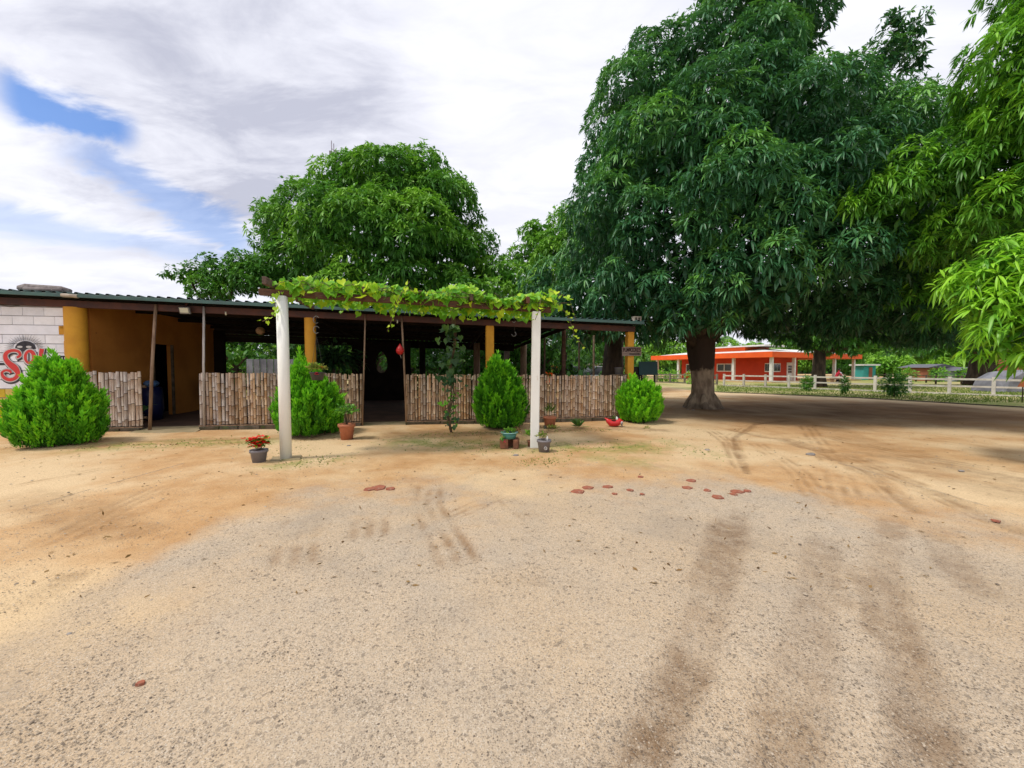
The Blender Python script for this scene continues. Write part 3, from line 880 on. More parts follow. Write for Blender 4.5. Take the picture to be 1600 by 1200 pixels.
# side wall behind the thick column with door opening, back partition
def wall_t(s_, t0, t1, z0, z1, mt, nm='side_wall'):
    MB().bar(F(s_, t0, (z0 + z1) / 2), F(s_, t1, (z0 + z1) / 2), .14, z1 - z0).build(nm, mt, shelter)
sw = s128 - 0.06
TD0, TD1, ZD = 2.15, 2.95, 2.14
wall_t(sw, .2, TD0, .05, eave(sw) - .05, 'ochre_wall')
wall_t(sw, TD1, 5.2, .05, eave(sw) - .05, 'ochre_wall')
wall_t(sw, TD0, TD1, ZD, eave(sw) - .05, 'ochre_wall', 'door_lintel')
for tt in (TD0, TD1): MB().bar(F(sw + .075, tt, .05), F(sw + .075, tt, ZD), .05, .06, Vector(fe)).build('door_frame', 'rail_wood', shelter)
MB().bar(F(sw - .8, TD0 - 1.6, 1.2), F(sw - .8, TD1 + 2.5, 1.2), .05, 2.4).build('doorway_shade_sheet', 'doorway_shade', shelter)  # black sheet added for the darkness inside the doorway
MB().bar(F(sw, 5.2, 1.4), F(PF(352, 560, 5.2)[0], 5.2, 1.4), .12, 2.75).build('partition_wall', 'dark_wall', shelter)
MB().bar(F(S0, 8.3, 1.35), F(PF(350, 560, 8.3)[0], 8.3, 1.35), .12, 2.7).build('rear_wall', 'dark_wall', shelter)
# dark rear screen with arched opening behind the doorway
sa, sb_ = PF(548, 560, 7.4)[0], PF(640, 560, 7.4)[0]
so, zo = PF(596, 560, 7.4)
mb = MB()
ring = []
for k in range(24):
    th = 6.28318 * k / 24
    px = 596 + 9 * math.cos(th) * (1 - .25 * math.sin(th)); py = 566 - 17 * math.sin(th)
    s1, z1 = PF(px, py, 7.4); ring.append((s1, z1))
outer = []
for k in range(24):
    th = 6.28318 * k / 24
    cx, cz = math.cos(th), math.sin(th)
    m_ = max(abs(cx), abs(cz))
    outer.append((so + cx / m_ * (sb_ - sa) / 2, 1.3 + cz / m_ * 1.25))
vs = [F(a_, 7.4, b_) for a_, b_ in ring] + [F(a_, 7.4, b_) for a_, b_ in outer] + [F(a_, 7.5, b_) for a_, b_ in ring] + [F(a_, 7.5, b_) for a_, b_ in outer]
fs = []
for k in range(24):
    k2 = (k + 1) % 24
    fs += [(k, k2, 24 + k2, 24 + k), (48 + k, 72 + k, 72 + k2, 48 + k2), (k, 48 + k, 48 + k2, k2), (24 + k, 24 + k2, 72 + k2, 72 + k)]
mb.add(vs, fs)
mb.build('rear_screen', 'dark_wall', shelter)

# white block wall on the left
WT = -0.02
wall = thing('block_wall', F(sC - 2.3, 0, 0), 'white painted concrete block wall with beer logo and yellow base, left end of restaurant', 'wall')
blk = MB(); blk.box((0, 0, 0), (0.39, 0.14, 0.183))
bw = blk.build('block', 'block_white', mesh_only=True)
blk = MB(); blk.box((0, 0, 0), (0.39, 0.14, 0.183))
by_ = blk.build('block', 'block_yellow', mesh_only=True)
hb = MB(); hb.box((0, 0, 0), (0.195, 0.14, 0.185)); bh = hb.build('block', 'block_white', mesh_only=True)
s1 = sC - 0.17
zb_ = PF(60, 523, WT)[1]             # underside of the continuous band
band_h = PF(60, 508, WT)[1] - zb_
wl = 3.6
rows = []
z = zb_ - .1
while z > 0.0:
    rows.append(z); z -= .2
z = zb_ + band_h + .1
while z < eave(s1) - .22:
    rows.append(z); z += .2
for i, z in enumerate(rows):
    off = (i % 2) * .2
    if off: place('block', bh, F(s1 - .1, WT + .07, z), wall, rot=(0, 0, FRZ), scale=(1, 1, 1))
    x = s1 - off - .2
    while x > s1 - wl:
        place('block', by_ if z < 1.06 else bw, F(x, WT + .07 + rnd.uniform(-.002, .002), z), wall, rot=(0, 0, FRZ))
        x -= .4
MB().bar(F(s1 - wl - .2, WT + .075, zb_ + band_h / 2), F(s1 + .02, WT + .075, zb_ + band_h / 2), .16, band_h - .012).build('band_beam', 'block_white', wall)
MB().bar(F(s1 - wl - .2, WT + .08, (eave(s1) - .2) / 2), F(s1 + .02, WT + .08, (eave(s1) - .2) / 2), .12, eave(s1) - .22).build('mortar_bed', 'mortar', wall)
MB().bar(F(s1 - wl - .2, WT + .06, eave(s1 - 2) - .14), F(s1 + .25, WT + .06, eave(s1 + .2) - .14), .16, .13).build('rusty_lintel', 'steel_red', wall)
for (dx, z_, w_, h_) in ((-.05, 2.36, .10, .05), (-.06, zb_ + band_h / 2, .13, band_h - .02), (-.03, .95, .06, .5), (-.02, 1.9, .04, .3)):
    MB().bar(F(s1 + dx - w_ / 2, WT - .006, z_), F(s1 + dx + w_ / 2 + .02, WT - .006, z_), .012, h_).build('paint_overlap', 'ochre_column', wall)
# painted sun beer logo, flat paint on the wall
lz = lambda x, y: (x / 8.575, 500 + y / 8.575)
def wp(x, y, lay):
    s2, z2 = PF(*lz(x, y), WT - .004 - .003 * lay)
    return F(s2, WT - .004 - .003 * lay, z2)
logo = thing('painted_logo', F(s1 - .8, WT - .002, 1.3), 'red and white SOL lettering with black sun face and rays painted on block wall', 'logo')
Sp = [(225, 505, 26), (268, 470, 38), (250, 425, 36), (190, 408, 36), (125, 418, 42), (75, 458, 54), (78, 525, 62), (130, 590, 76), (200, 645, 84), (238, 715, 62), (200, 780, 46), (120, 800, 44), (48, 765, 44), (25, 708, 34), (70, 675, 28), (130, 682, 34), (146, 712, 26)]
def stroke(pts, lay, extra=0, dx=0, dy=0):
    # smooth by subdividing
    q = []
    for i in range(len(pts) - 1):
        p0 = pts[max(i - 1, 0)]; p1 = pts[i]; p2 = pts[i + 1]; p3 = pts[min(i + 2, len(pts) - 1)]
        for k in range(5):
            u = k / 5
            q.append(tuple(0.5 * ((2 * p1[c]) + (-p0[c] + p2[c]) * u + (2 * p0[c] - 5 * p1[c] + 4 * p2[c] - p3[c]) * u * u + (-p0[c] + 3 * p1[c] - 3 * p2[c] + p3[c]) * u ** 3) for c in range(3)))
    q.append(pts[-1])
    if extra:
        a, b = q[0], q[1]; l_ = math.hypot(b[0] - a[0], b[1] - a[1]) + 1e-6
        q.insert(0, (a[0] - (b[0] - a[0]) / l_ * extra / 2, a[1] - (b[1] - a[1]) / l_ * extra / 2, a[2]))
    vs = []
    for i, a in enumerate(q):
        b0 = q[max(i - 1, 0)]; b1 = q[min(i + 1, len(q) - 1)]
        tx, ty = b1[0] - b0[0], b1[1] - b0[1]; l_ = math.hypot(tx, ty) + 1e-6
        w2 = (a[2] + extra) / 2
        vs += [wp(a[0] + dx - ty / l_ * w2, a[1] + dy + tx / l_ * w2, lay), wp(a[0] + dx + ty / l_ * w2, a[1] + dy - tx / l_ * w2, lay)]
    return vs, [(2 * i, 2 * i + 1, 2 * i + 3, 2 * i + 2) for i in range(len(q) - 1)]
def ell(cx, cy, rx, ry, lay, n=32, rot=0.0):
    return [wp(cx + rx * math.cos(6.28318 * k / n), cy + ry * math.sin(6.28318 * k / n), lay) for k in range(n)], [tuple(range(n))]
Lp = [(560, 385, 60), (550, 450, 56), (545, 520, 58), (570, 575, 60), (640, 590, 44), (690, 560, 34)]
mb = MB()                                                            # rays and face
for k in range(44):
    th = math.pi * (0.0 + k / 43 * 1.0) + .02
    ln = (250 if k % 2 else 195) + 25 * math.sin(k * 2.3)
    cx, cy = 335, 395
    r0 = 152
    w_ = 0.018 if k % 2 else 0.011
    q = [(r0, th - w_ * 1.1), (r0 + 40, th - w_ * .9), (r0 + ln * .45, th), (r0 + 40, th + w_ * .9), (r0, th + w_ * 1.1)]
    mb.add([wp(cx + r_ * 1.12 * math.cos(a), cy - r_ * .80 * math.sin(a), 0) for r_, a in q], [tuple(range(5))])
for k in range(7):                                                   # lower left rays
    th = math.pi + .06 + k * .09
    mb.add([wp(335 + 1.12 * r_ * math.cos(a), 395 - .8 * r_ * math.sin(a), 0) for r_, a in ((170, th - .012), (330, th), (170, th + .012))], [(0, 1, 2)])
mb.build('sun_ray', 'logo_black', logo)
mb = MB()
vs = [wp(340 + 140 * math.cos(a), 385 - 105 * math.sin(a), 1) for a in [math.pi * k / 20 for k in range(21)]] + [wp(240, 400, 1), wp(300, 425, 1), wp(360, 425, 1), wp(440, 395, 1)]
mb.add(vs, [tuple(range(len(vs)))]); mb.build('sun_face', 'logo_black', logo)
for cx in (265, 385):
    mb = MB(); mb.add(*ell(cx, 360, 38, 15, 2, 16)); mb.build('sun_eye', 'logo_white', logo)
mb = MB()
mb.add(*stroke(Sp, 2, 40, 14, 16)); mb.add(*stroke(Lp, 2, 38, 12, 14)); mb.add(*ell(412, 510, 105, 120, 2))
mb.build('letter_shadow', 'logo_black', logo)
mb = MB()
mb.add(*stroke(Sp, 3, 26)); mb.add(*ell(400, 495, 98, 114, 3.3)); mb.add(*stroke(Lp, 3.6, 26))
mb.build('letter_outline', 'logo_white', logo)
mb = MB(); mb.add(*stroke(Sp, 4.6)); mb.build('letter', 'logo_red', logo)['label'] = 'red painted letter S with curled ends'
mb = MB(); a_, f_ = ell(400, 495, 82, 98, 5.2); b_, _ = ell(392, 498, 36, 62, 5.2)
mb.add(a_ + b_, [(k, (k + 1) % 32, 32 + (k + 1) % 32, 32 + k) for k in range(32)]); mb.build('letter', 'logo_red', logo)['label'] = 'red painted letter O'
mb = MB(); mb.add(*stroke(Lp, 5.8)); mb.build('letter', 'logo_red', logo)['label'] = 'red painted letter L'
mb = MB(); mb.add([wp(378, 445, 5.9), wp(394, 445, 5.9), wp(394, 555, 5.9), wp(378, 555, 5.9)], [(0, 1, 2, 3)]); mb.build('letter_slit', 'logo_black', logo)
mb = MB(); mb.add([wp(720, 480, .5), wp(895, 478, .5), wp(895, 530, .5), wp(860, 560, .5), wp(720, 565, .5)], [(0, 1, 2, 3, 4)]); mb.build('ribbon', 'logo_black', logo); mb = MB()
mb.add([wp(-400, 560, .5), wp(60, 575, .5), wp(75, 605, .5), (wp(-400, 625, .5))], [(0, 1, 2, 3)])
mb.build('ribbon', 'logo_black', logo)
for x0 in (740, 785, 825, 860):
    mb = MB(); mb.add([wp(x0, 500, 1.2), wp(x0 + 12, 498, 1.2), wp(x0 + 16, 528, 1.2), wp(x0 + 3, 532, 1.2)], [(0, 1, 2, 3)])
    mb.build('ribbon_letter', 'logo_white', logo)
# loose cable across the wall top
pts = [F(*(lambda q: (q[0], WT - .03, q[1]))(PF(x, y, WT - .03))) for x, y in ((-40, 470), (-10, 474), (15, 479), (30, 477), (45, 470))]
tag(MB().tube(pts, .008, 5).build('cable', 'wire', at=pts[0]), 'thin black cable sagging across top of white block wall', 'cable')
# pvc pipe end under the eave
q0 = F(*(lambda q: (q[0], -.42, q[1]))(PF(97, 461, -.42))); q1 = q0 + fe * .30 + Vector((0, 0, -.015))
tag(MB().tube([q0, q1], .045, 12).build('pipe', 'pipe_pvc', at=q0), 'short pale plastic pipe end sticking out under eave', 'pipe')
# bundle on the roof
q = F(PF(70, 448, -.15)[0], -.15, eave(PF(70, 448, -.15)[0]) + .055)
sb = thing('stone_bundle', q, 'grey weathered slab weighing down roof above white block wall', 'stone')
mb = MB(); mb.tube([q + fe * -.46 + Vector((0, 0, .07)), q + fe * -.3 + Vector((0, 0, .09)), q + fe * .3 + Vector((0, 0, .07)), q + fe * .48 + Vector((0, 0, .04))], [.07, .10, .09, .05], 7, .2, 5)
mb.build('slab', 'stone_grey', sb)
MB().tube([q + fe * -.3 + fn * -.09 + Vector((0, 0, .05)), q + fe * .4 + fn * -.09 + Vector((0, 0, .04))], [.045, .035], 6, .2, 9).build('slab', 'stone_grey', sb)
# hollow block on the right end of the roof
s2, z2 = PF(992, 495, 0)
q = F(s2, -.1, eave(s2) + .065)
hbk = MB(); 
for dx in (-.09, 0, .09): hbk.box(q + fe * dx + Vector((0, 0, .045)), (.03, .16, .13), FRZ)
for dz in (-.02, .045 + .065): hbk.box(q + Vector((0, 0, dz)), (.22, .155, .025), FRZ)
tag(hbk.build('hollow_block', 'pipe_pvc', at=q), 'tan hollow concrete block lying on right end of roof', 'block')
# floodlight
s2, z2 = PF(289, 485, -.22)
q = F(s2, -.22, z2)
fl = thing('floodlight', q + Vector((0, 0, .15)), 'small pale floodlight under eave above left doorway', 'floodlight')
MB().box(q, (.22, .06, .16), FRZ, rx=R(20)).build('housing', 'metal_grey', fl, bevel=.01)
MB().box(q + fn * -.036, (.17, .012, .11), FRZ, rx=R(20)).build('lens', 'lamp_glass', fl)
MB().bar(q + Vector((0, 0, .06)), q + fn * .1 + Vector((0, 0, .2)), .05, .02).build('bracket', 'steel_red', fl)

# bamboo cane panels
def cane_mesh(seed, mt, h=1.0, r=.031):
    rr = random.Random(seed)
    zs = [0]; z = rr.uniform(.06, .22)
    prof = [(r * .95, 0)]
    while z < h - .04:
        prof += [(r * .96, z - .009), (r * 1.12, z - .003), (r * 1.12, z + .003), (r * .97, z + .009)]
        z += rr.uniform(.20, .38)
    prof += [(r * .93, h)]
    mb = MB(); mb.lathe(prof, (0, 0, 0), 8); mb.disc((0, 0, h), r * .93, 8)
    me_ = mb.build('cane', mt, mesh_only=True)
    me_.materials.append(M['cane_node'])
    for j in range((len(prof) - 2) // 4):
        for seg in (1 + 4 * j, 2 + 4 * j):
            for i_ in range(8): me_.polygons[seg * 8 + i_].material_index = 1
    return me_
canes_b = [cane_mesh(100 + i, 'cane_brown', 1.2) for i in range(28)]
canes_g = [cane_mesh(200 + i, 'cane_grey', 1.2) for i in range(14)]
ztopL = PF(230, 582)[1]; ztopR = PF(980, 587)[1]; sRr = PF(980, 587)[0]
def ztop(s_): return ztopL + (ztopR - ztopL) * s_ / sRr
def panel(px0, px1, label, greyfn):
    a = PF(px0, 640)[0]; b = PF(px1, 640)[0]
    pn = thing('bamboo_fence', F((a + b) / 2, 0, 0), label, 'fence', 'bamboo cane panels closing the restaurant front')
    s_ = a + .03; i = 0
    while s_ < b - .02:
        g_ = greyfn((s_ - a) / (b - a))
        me_ = rnd.choice(canes_g if g_ else canes_b)
        w = rnd.uniform(.82, 1.15)
        z0 = .11 + rnd.uniform(0, .02)
        h = ztop(s_) - z0 + rnd.gauss(0, .014)
        o = place('cane', me_, F(s_, -.14 + rnd.uniform(-.012, .012), z0), pn, rot=(rnd.uniform(-.012, .012), rnd.uniform(-.02, .02), rnd.uniform(0, 6.28)), scale=(w, w, h / 1.2))
        s_ += .0635 * w * rnd.uniform(.97, 1.10); i += 1
    for z_, rr_ in ((.30, .03), (1.02, .03)):
        MB().tube([F(a, -.06, z_), F((a + b) / 2, -.062, z_ + .01), F(b, -.06, z_)], rr_, 8).build('rail', 'rail_wood', pn)
    # mossy base stones
    x = a
    while x < b - .1:
        w = min(rnd.uniform(.38, .5), b - x)
        MB().box(F(x + w / 2, -.13, .03), (w - .02, .20, .09), FRZ + rnd.uniform(-.02, .02)).build('base_stone', 'moss_stone', pn, bevel=.01)
        x += w
    MB().bar(F(a, -.20, .095), F(b, -.20, .095), .03, .022).build('sill_batten', 'pole_wood', pn)
    return pn
panel(131, 232, 'short bamboo cane panel, whitish grey, between thick ochre column and left doorway', lambda u: rnd.random() < .85)
panel(318, 567, 'long brown bamboo cane panel between left doorway and central doorway', lambda u: rnd.random() < (.9 if u < .14 else .05))
panel(634, 978, 'longest bamboo cane panel, right of central doorway up to the corner column', lambda u: False)
# slim posts at the doorways
for (xt, yt, xb, ybm, r_, mt, lab) in ((240, 483, 234, 672, .032, 'pole_wood', 'leaning brown wooden pole on left side of left doorway'), (315.5, 484, 319, 668, .026, 'pole_grey', 'pale grey pole on right side of left doorway'),
                                       (570, 500, 566, 660, .020, 'pole_wood', 'thin pole on left side of central doorway'), (627, 504, 635, 660, .024, 'pole_wood', 'thin leaning pole on right side of central doorway')):
    a, za = PF(xt, yt, -.2); b, _ = PF(xb, ybm, -.2)
    base = F(b, -.2, .0)
    tag(MB().tube([base, F((a + b) / 2 + .012, -.2, eave(a) / 2), F(a, -.12, eave(a) - .09)], r_, 8, .06, int(xt)).build('pole', mt, at=base), lab, 'pole', 'slim poles at the doorways')
# brown pipe post with pale cap near right end
s2, z2 = PF(881, 510, 1.0)
q = F(s2, 1.0, 0)
pp = thing('support_post', q, 'dark brown round post with pale cap behind right fence panel', 'post')
MB().tube([q + Vector((0, 0, .05)), q + Vector((0, 0, z2 - .04))], .062, 12).build('post_shaft', 'pergola_wood', pp)
MB().box(q + Vector((0, 0, z2)), (.13, .13, .09), FRZ).build('post_cap', 'white_paint', pp)
for px, tt in ((851, 3.2), (928, 2.2), (905, 4.0)):
    s2, z2 = PF(px, 520, tt)
    tag(MB().tube([F(s2, tt, .03), F(s2, tt, eave(s2) - .16)], .035, 8).build('support_post', 'rail_wood', at=F(s2, tt, 0)), {851: 'thin dark post seen left of pale capped post', 928: 'thin dark post seen right of the parked dark car', 905: 'thin dark post between pale capped post and corner column'}[px], 'post', 'thin posts at the open right end')
# concrete ramps at the doorways
for (x0, x1, yb0, lab) in ((232, 318, 700, 'mossy concrete ramp in front of left doorway'), (566, 636, 676, 'low earth ramp in front of central doorway')):
    a, b = PF(x0, 672)[0], PF(x1, 668)[0]
    dep = .75 if x0 < 300 else .35
    mb = MB()
    f0, f1, f2, f3 = F(a - .25, -dep, -.03), F(b + .15, -dep, -.03), F(b, .1, .065), F(a, .1, .065)
    g0, g1, g2, g3 = [v - Vector((0, 0, .15)) for v in (f0, f1, f2, f3)]
    mb.add([f0, f1, f2, f3, g0, g1, g2, g3], [(0, 1, 2, 3), (4, 5, 1, 0), (5, 6, 2, 1), (7, 4, 0, 3)])
    tag(mb.build('ramp', 'concrete_pad', at=(f0 + f1) / 2), lab, 'ramp', kind='structure')

# sign on the corner column
s2, z2 = PF(987, 549, -.14)
q = F(s2, -.14, z2)
sg = thing('wooden_sign', q, 'small grey wooden board sign with lettering and right arrow on corner column', 'sign')
wS = PF(1002, 549, -.14)[0] - PF(972, 549, -.14)[0]; hS = PF(987, 542, -.14)[1] - PF(987, 556, -.14)[1]
MB().box(q, (wS, .025, hS), FRZ, ry=R(-1)).build('board', 'sign_wood', sg)
mb = MB()
ax0 = q + fn * -.018 + Vector((0, 0, -hS * .30))
mb.add([ax0 + fe * (wS * x) + Vector((0, 0, hS * y)) for x, y in ((-.14, .065), (.34, .065), (.34, .12), (.46, 0), (.34, -.12), (.34, -.065), (-.14, -.065))], [tuple(range(7))])
mb.build('arrow', 'black', sg)
word = 'FUMADORES'
for i, ch in enumerate(word):
    fc = bpy.data.curves.new('letter', 'FONT'); fc.body = ch; fc.align_x = 'CENTER'; fc.align_y = 'CENTER'; fc.size = hS * .62; fc.extrude = .002; fc.offset = .003; fc.resolution_u = 3
    tmp = bpy.data.objects.new('letter_curve', fc); C.objects.link(tmp)
    bpy.context.view_layer.update()
    lm = bpy.data.meshes.new_from_object(tmp.evaluated_get(bpy.context.evaluated_depsgraph_get()))
    bpy.data.objects.remove(tmp)
    lm.materials.clear(); lm.materials.append(M['sign_ink'])
    place('letter', lm, q + fn * -.017 + Vector((0, 0, hS * .14)) + fe * (wS * .94 * ((i + .5) / 9 - .5)), sg, rot=(R(90), 0, FRZ), scale=(.78, 1, 1))

# ------------------------------------------------------------------ pergola and vine
PL, PR = G(447, 718), G(835, 700)
pe = (PR - PL).normalized(); pn_ = Vector((-pe.y, pe.x, 0)); PRZ = math.atan2(pe.y, pe.x)
plen = (PR - PL).length
zPL = P(443, 463, PL.y).z; zPR = P(838, 487, PR.y).z
def Q(s_, t_, z_): return PL + pe * s_ + pn_ * t_ + Vector((0, 0, z_))
def zP(s_): return zPL + (zPR - zPL) * s_ / plen
pergola = thing('pergola', PL, 'brown timber pergola on two white posts carrying a leafy green vine', 'pergola')
o = MB().tube([PL + Vector((0, 0, -.03)), PL + Vector((-.004, 0, zPL / 2)), PL + Vector((-.008, 0, zPL))], .084, 20).build('post', 'white_post', pergola)
o['label'] = 'left round white pergola post'
mb = MB(); tp = P(838, 487, PR.y)
mb.bar(PR + Vector((0, 0, -.02)), Vector((tp.x, PR.y, zPR)), .155, .155, Vector((0, 1, 0)))
mb.build('post', 'white_post', pergola, bevel=.012)['label'] = 'right squared white pergola post'
MB().tube([PR + Vector((0, 0, -.03)), PR + Vector((0, 0, .02))], [.19, .15], 9, .15, 4).build('footing', 'concrete_pad', pergola)
MB().box(PL + Vector((0, 0, .012)), (.42, .36, .03), PRZ + .2).build('footing', 'concrete_pad', pergola, bevel=.01)
MB().bar(Q(-.32, 0, zP(-.32) + .045), Q(plen + .30, 0, zP(plen + .3) + .045), .07, .10).build('front_beam', 'pergola_wood', pergola, bevel=.004)
sW = (FA - PL).dot(pn_)
for s_, ext in ((-.13, .35), (1.22, .1), (2.1, .1), (2.95, .1), (3.92, .2)):
    MB().bar(Q(s_, -ext, zP(s_) + .155 + .01), Q(s_ - .05, 2.55, 2.78), .06, .11).build('rafter', 'pergola_wood', pergola, bevel=.004)
MB().bar(Q(-.25, 2.2, 2.865), Q(plen + .2, 2.2, 2.80), .06, .08).build('rear_beam', 'pergola_wood', pergola)

def vine_leaf_mesh(nm, mt, tintv, seed):
    rr = random.Random(seed)
    outl = [(0, 0), (.28, -.22), (.55, .02), (.50, .36), (.30, .52), (.20, .62), (0, 1.0), (-.20, .62), (-.30, .52), (-.50, .36), (-.55, .02), (-.28, -.22)]
    vs = [(x * rr.uniform(.92, 1.08), y, (-.22 * (x * x) * 2 - .18 * y * y + rr.uniform(-.03, .03))) for x, y in outl] + [(0, .3, .05)]
    n = len(outl)
    T = [(i, (i + 1) % n, n) for i in range(n)]
    return np_mesh(nm, np.array(vs) * .5 * 2 * .5, np.array(T), np.full(len(vs), tintv), mt)
VL = [vine_leaf_mesh('leaf', 'vine_leaf_green', tv, i) for i, tv in enumerate((.15, .3, .42, .5, .6, .72, .85, 1.0))]
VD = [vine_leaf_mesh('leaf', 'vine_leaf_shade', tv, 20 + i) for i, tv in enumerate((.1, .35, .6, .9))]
VDRY = vine_leaf_mesh('leaf', 'dry_leaf', .6, 41)
vine = thing('grape_vine', Q(2, 1, 2.7), 'broad-leaved bright green vine spreading over top of pergola', 'vine')
vl_pts = []
for i in range(2700):
    s_ = rnd.uniform(-.15, plen + .40)
    t_ = rnd.uniform(-.10, 2.1) if i % 3 else rnd.uniform(-.12, .5)
    if s_ < .15 and rnd.random() < .5: continue
    hump = .12 + .10 * math.sin(s_ * 1.7) ** 2 + .06 * math.sin(s_ * 5)
    z_ = zP(s_) + .13 + rnd.uniform(-.05, hump) + .05 * t_
    if rnd.random() < .16: z_ -= rnd.uniform(.04, .16)
    vl_pts.append((Q(s_, t_, z_), s_, t_))
vl_pts.sort(key=lambda q: q[2])
def leaf_rot():
    return (R(rnd.uniform(35, 105)), R(rnd.uniform(-35, 35)), rnd.uniform(-1.1, 1.1) + (math.pi if rnd.random() < .3 else 0))
def wleaf():
    return VL[min(7, max(0, int(rnd.gauss(4.4, 2.0))))]
from mathutils import Euler
def leaf_place(q, par, meshes=None, sc=None):
    sc = sc or rnd.uniform(.17, .34)
    e = Euler((R(rnd.uniform(-165, -75)), R(rnd.uniform(-30, 30)), rnd.uniform(-1.2, 1.2)))
    return place('leaf', meshes or wleaf(), q, par, rot=tuple(e), scale=(sc, sc, sc))
for q, s_, t_ in vl_pts[:235]: leaf_place(q, vine)
rest = vl_pts[235:]
allV = []; allT = []; allt = []; kk = 0
for q, s_, t_ in rest:
    me_ = wleaf()
    n = len(me_.vertices); v = np.empty(n * 3, np.float32); me_.vertices.foreach_get('co', v); v = v.reshape(-1, 3)
    e = Euler((R(rnd.uniform(-165, -75)), R(rnd.uniform(-30, 30)), rnd.uniform(-1.2, 1.2))).to_matrix()
    sc = rnd.uniform(.16, .31)
    v = v @ np.array(e).T * sc + np.array(q - origin[vine.name])
    T = np.array([[pp_.vertices[0], pp_.vertices[1], pp_.vertices[2]] for pp_ in me_.polygons]) + kk
    tt = me_.attributes['tint'].data[0].value
    allV.append(v); allT.append(T); allt.append(np.full(n, tt)); kk += n
o = place('leaves', np_mesh('leaves', np.concatenate(allV), np.concatenate(allT), np.concatenate(allt), 'vine_leaf_green'), origin[vine.name], vine); o['kind'] = 'stuff'
# runners on top
mb = MB()
for k in range(14):
    t_ = rnd.uniform(0, 2); s_ = rnd.uniform(-.1, 1.5); pts = []
    for j in range(9):
        pts.append(Q(min(s_ + j * .36, plen + .4), t_ + math.sin(j * 1.3 + k) * .1, zP(s_ + j * .36) + .17 + .03 * math.sin(j + k) + .07 * t_))
    mb.tube(pts, .007, 5)
mb.build('runners', 'rail_wood', vine)
for k in range(26):
    s_ = rnd.uniform(0, plen); pts = []
    for j in range(6):
        pts.append(Q(s_ + j * .12 + rnd.uniform(-.04, .04), -.10 + rnd.uniform(-.05, .12), zP(s_) + .22 - .05 * j * rnd.random() + .05 * math.sin(j * 2 + k)))
    MB().tube(pts, .0045, 4).build('tendril', 'rail_wood', vine)
for k in range(40):
    leaf_place(Q(rnd.uniform(0, plen), rnd.uniform(-.1, .6), zP(2) + rnd.uniform(.02, .2)), vine, VDRY, sc=rnd.uniform(.10, .18))['label'] = 'dry brown vine leaf'
def strand(pxs, Y0, name_lab, leafn, big=1.0):
    pts = [P(x, y, Y0 + dy) for x, y, dy in pxs]
    MB().tube(pts, .005, 5).build('hanging_shoot', 'grass_stem' if 'grass_stem' in M else 'rail_wood', vine)
    for k in range(leafn):
        u = k / max(1, leafn - 1) * (len(pts) - 1); i = min(int(u), len(pts) - 2)
        q = pts[i].lerp(pts[i + 1], u - i) + Vector((rnd.uniform(-.05, .05), rnd.uniform(-.05, .05), rnd.uniform(-.03, .03)))
        leaf_place(q, vine, VL[rnd.choice((5, 6, 7))], sc=big * rnd.uniform(.13, .20) * (1 - .5 * k / leafn))
yv = PL.y - .12
strand([(440, 455, 0), (428, 470, 0), (432, 485, 0), (424, 497, 0), (410, 502, 0)], yv, '', 11, 1.1)
strand([(640, 440, 0), (625, 462, 0), (617, 480, 0), (612, 500, 0), (605, 518, 0)], PL.y + .25, '', 12)
strand([(850, 462, 0), (872, 475, 0), (885, 490, 0), (893, 508, 0), (898, 525, 0), (912, 541, 0)], PR.y - .1, '', 14, 1.25)
strand([(845, 465, 0), (842, 485, 0), (836, 500, 0)], PR.y - .2, '', 5)
strand([(860, 455, 0), (880, 462, 0), (890, 470, 0), (900, 500, 0)], PR.y - .2, '', 9, 1.4)
# climbing stem from the ground, in the shade in front of the long panel
cb = G(706, 676)
climb = thing('climbing_vine', cb, 'shaded climbing vine stem with dark lobed leaves rising from ground to pergola', 'vine')
def CQ(x, y): return P(x, y, cb.y - .0)
for k in range(3):
    pts = [P(706 + dx + rnd.uniform(-3, 3), y, cb.y - (676 - y) / 190 * .5) for dx, y in ((0, 677), (-6, 650), (2, 615), (-3, 580), (4, 545), (6, 520), (3, 498), (0, 480))]
    MB().tube(pts, [.024, .018, .014, .012, .012, .016, .018, .016], 6, .15, k).build('stem', 'rail_wood', climb)
for k in range(150):
    y = rnd.uniform(508, 672)
    w = 15 if y < 600 else 13
    q = P(706 + rnd.gauss(0, w * .6), y, cb.y - (676 - y) / 190 * .5 + rnd.uniform(-.15, .1))
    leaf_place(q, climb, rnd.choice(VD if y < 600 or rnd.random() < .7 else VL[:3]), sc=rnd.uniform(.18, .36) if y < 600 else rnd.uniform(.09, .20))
for dx, dy in ((-14, 0), (-8, 3), (-2, -1)):
    leaf_place(P(700 + dx, 629 + dy, cb.y - .25), climb, VL[2], sc=.22)

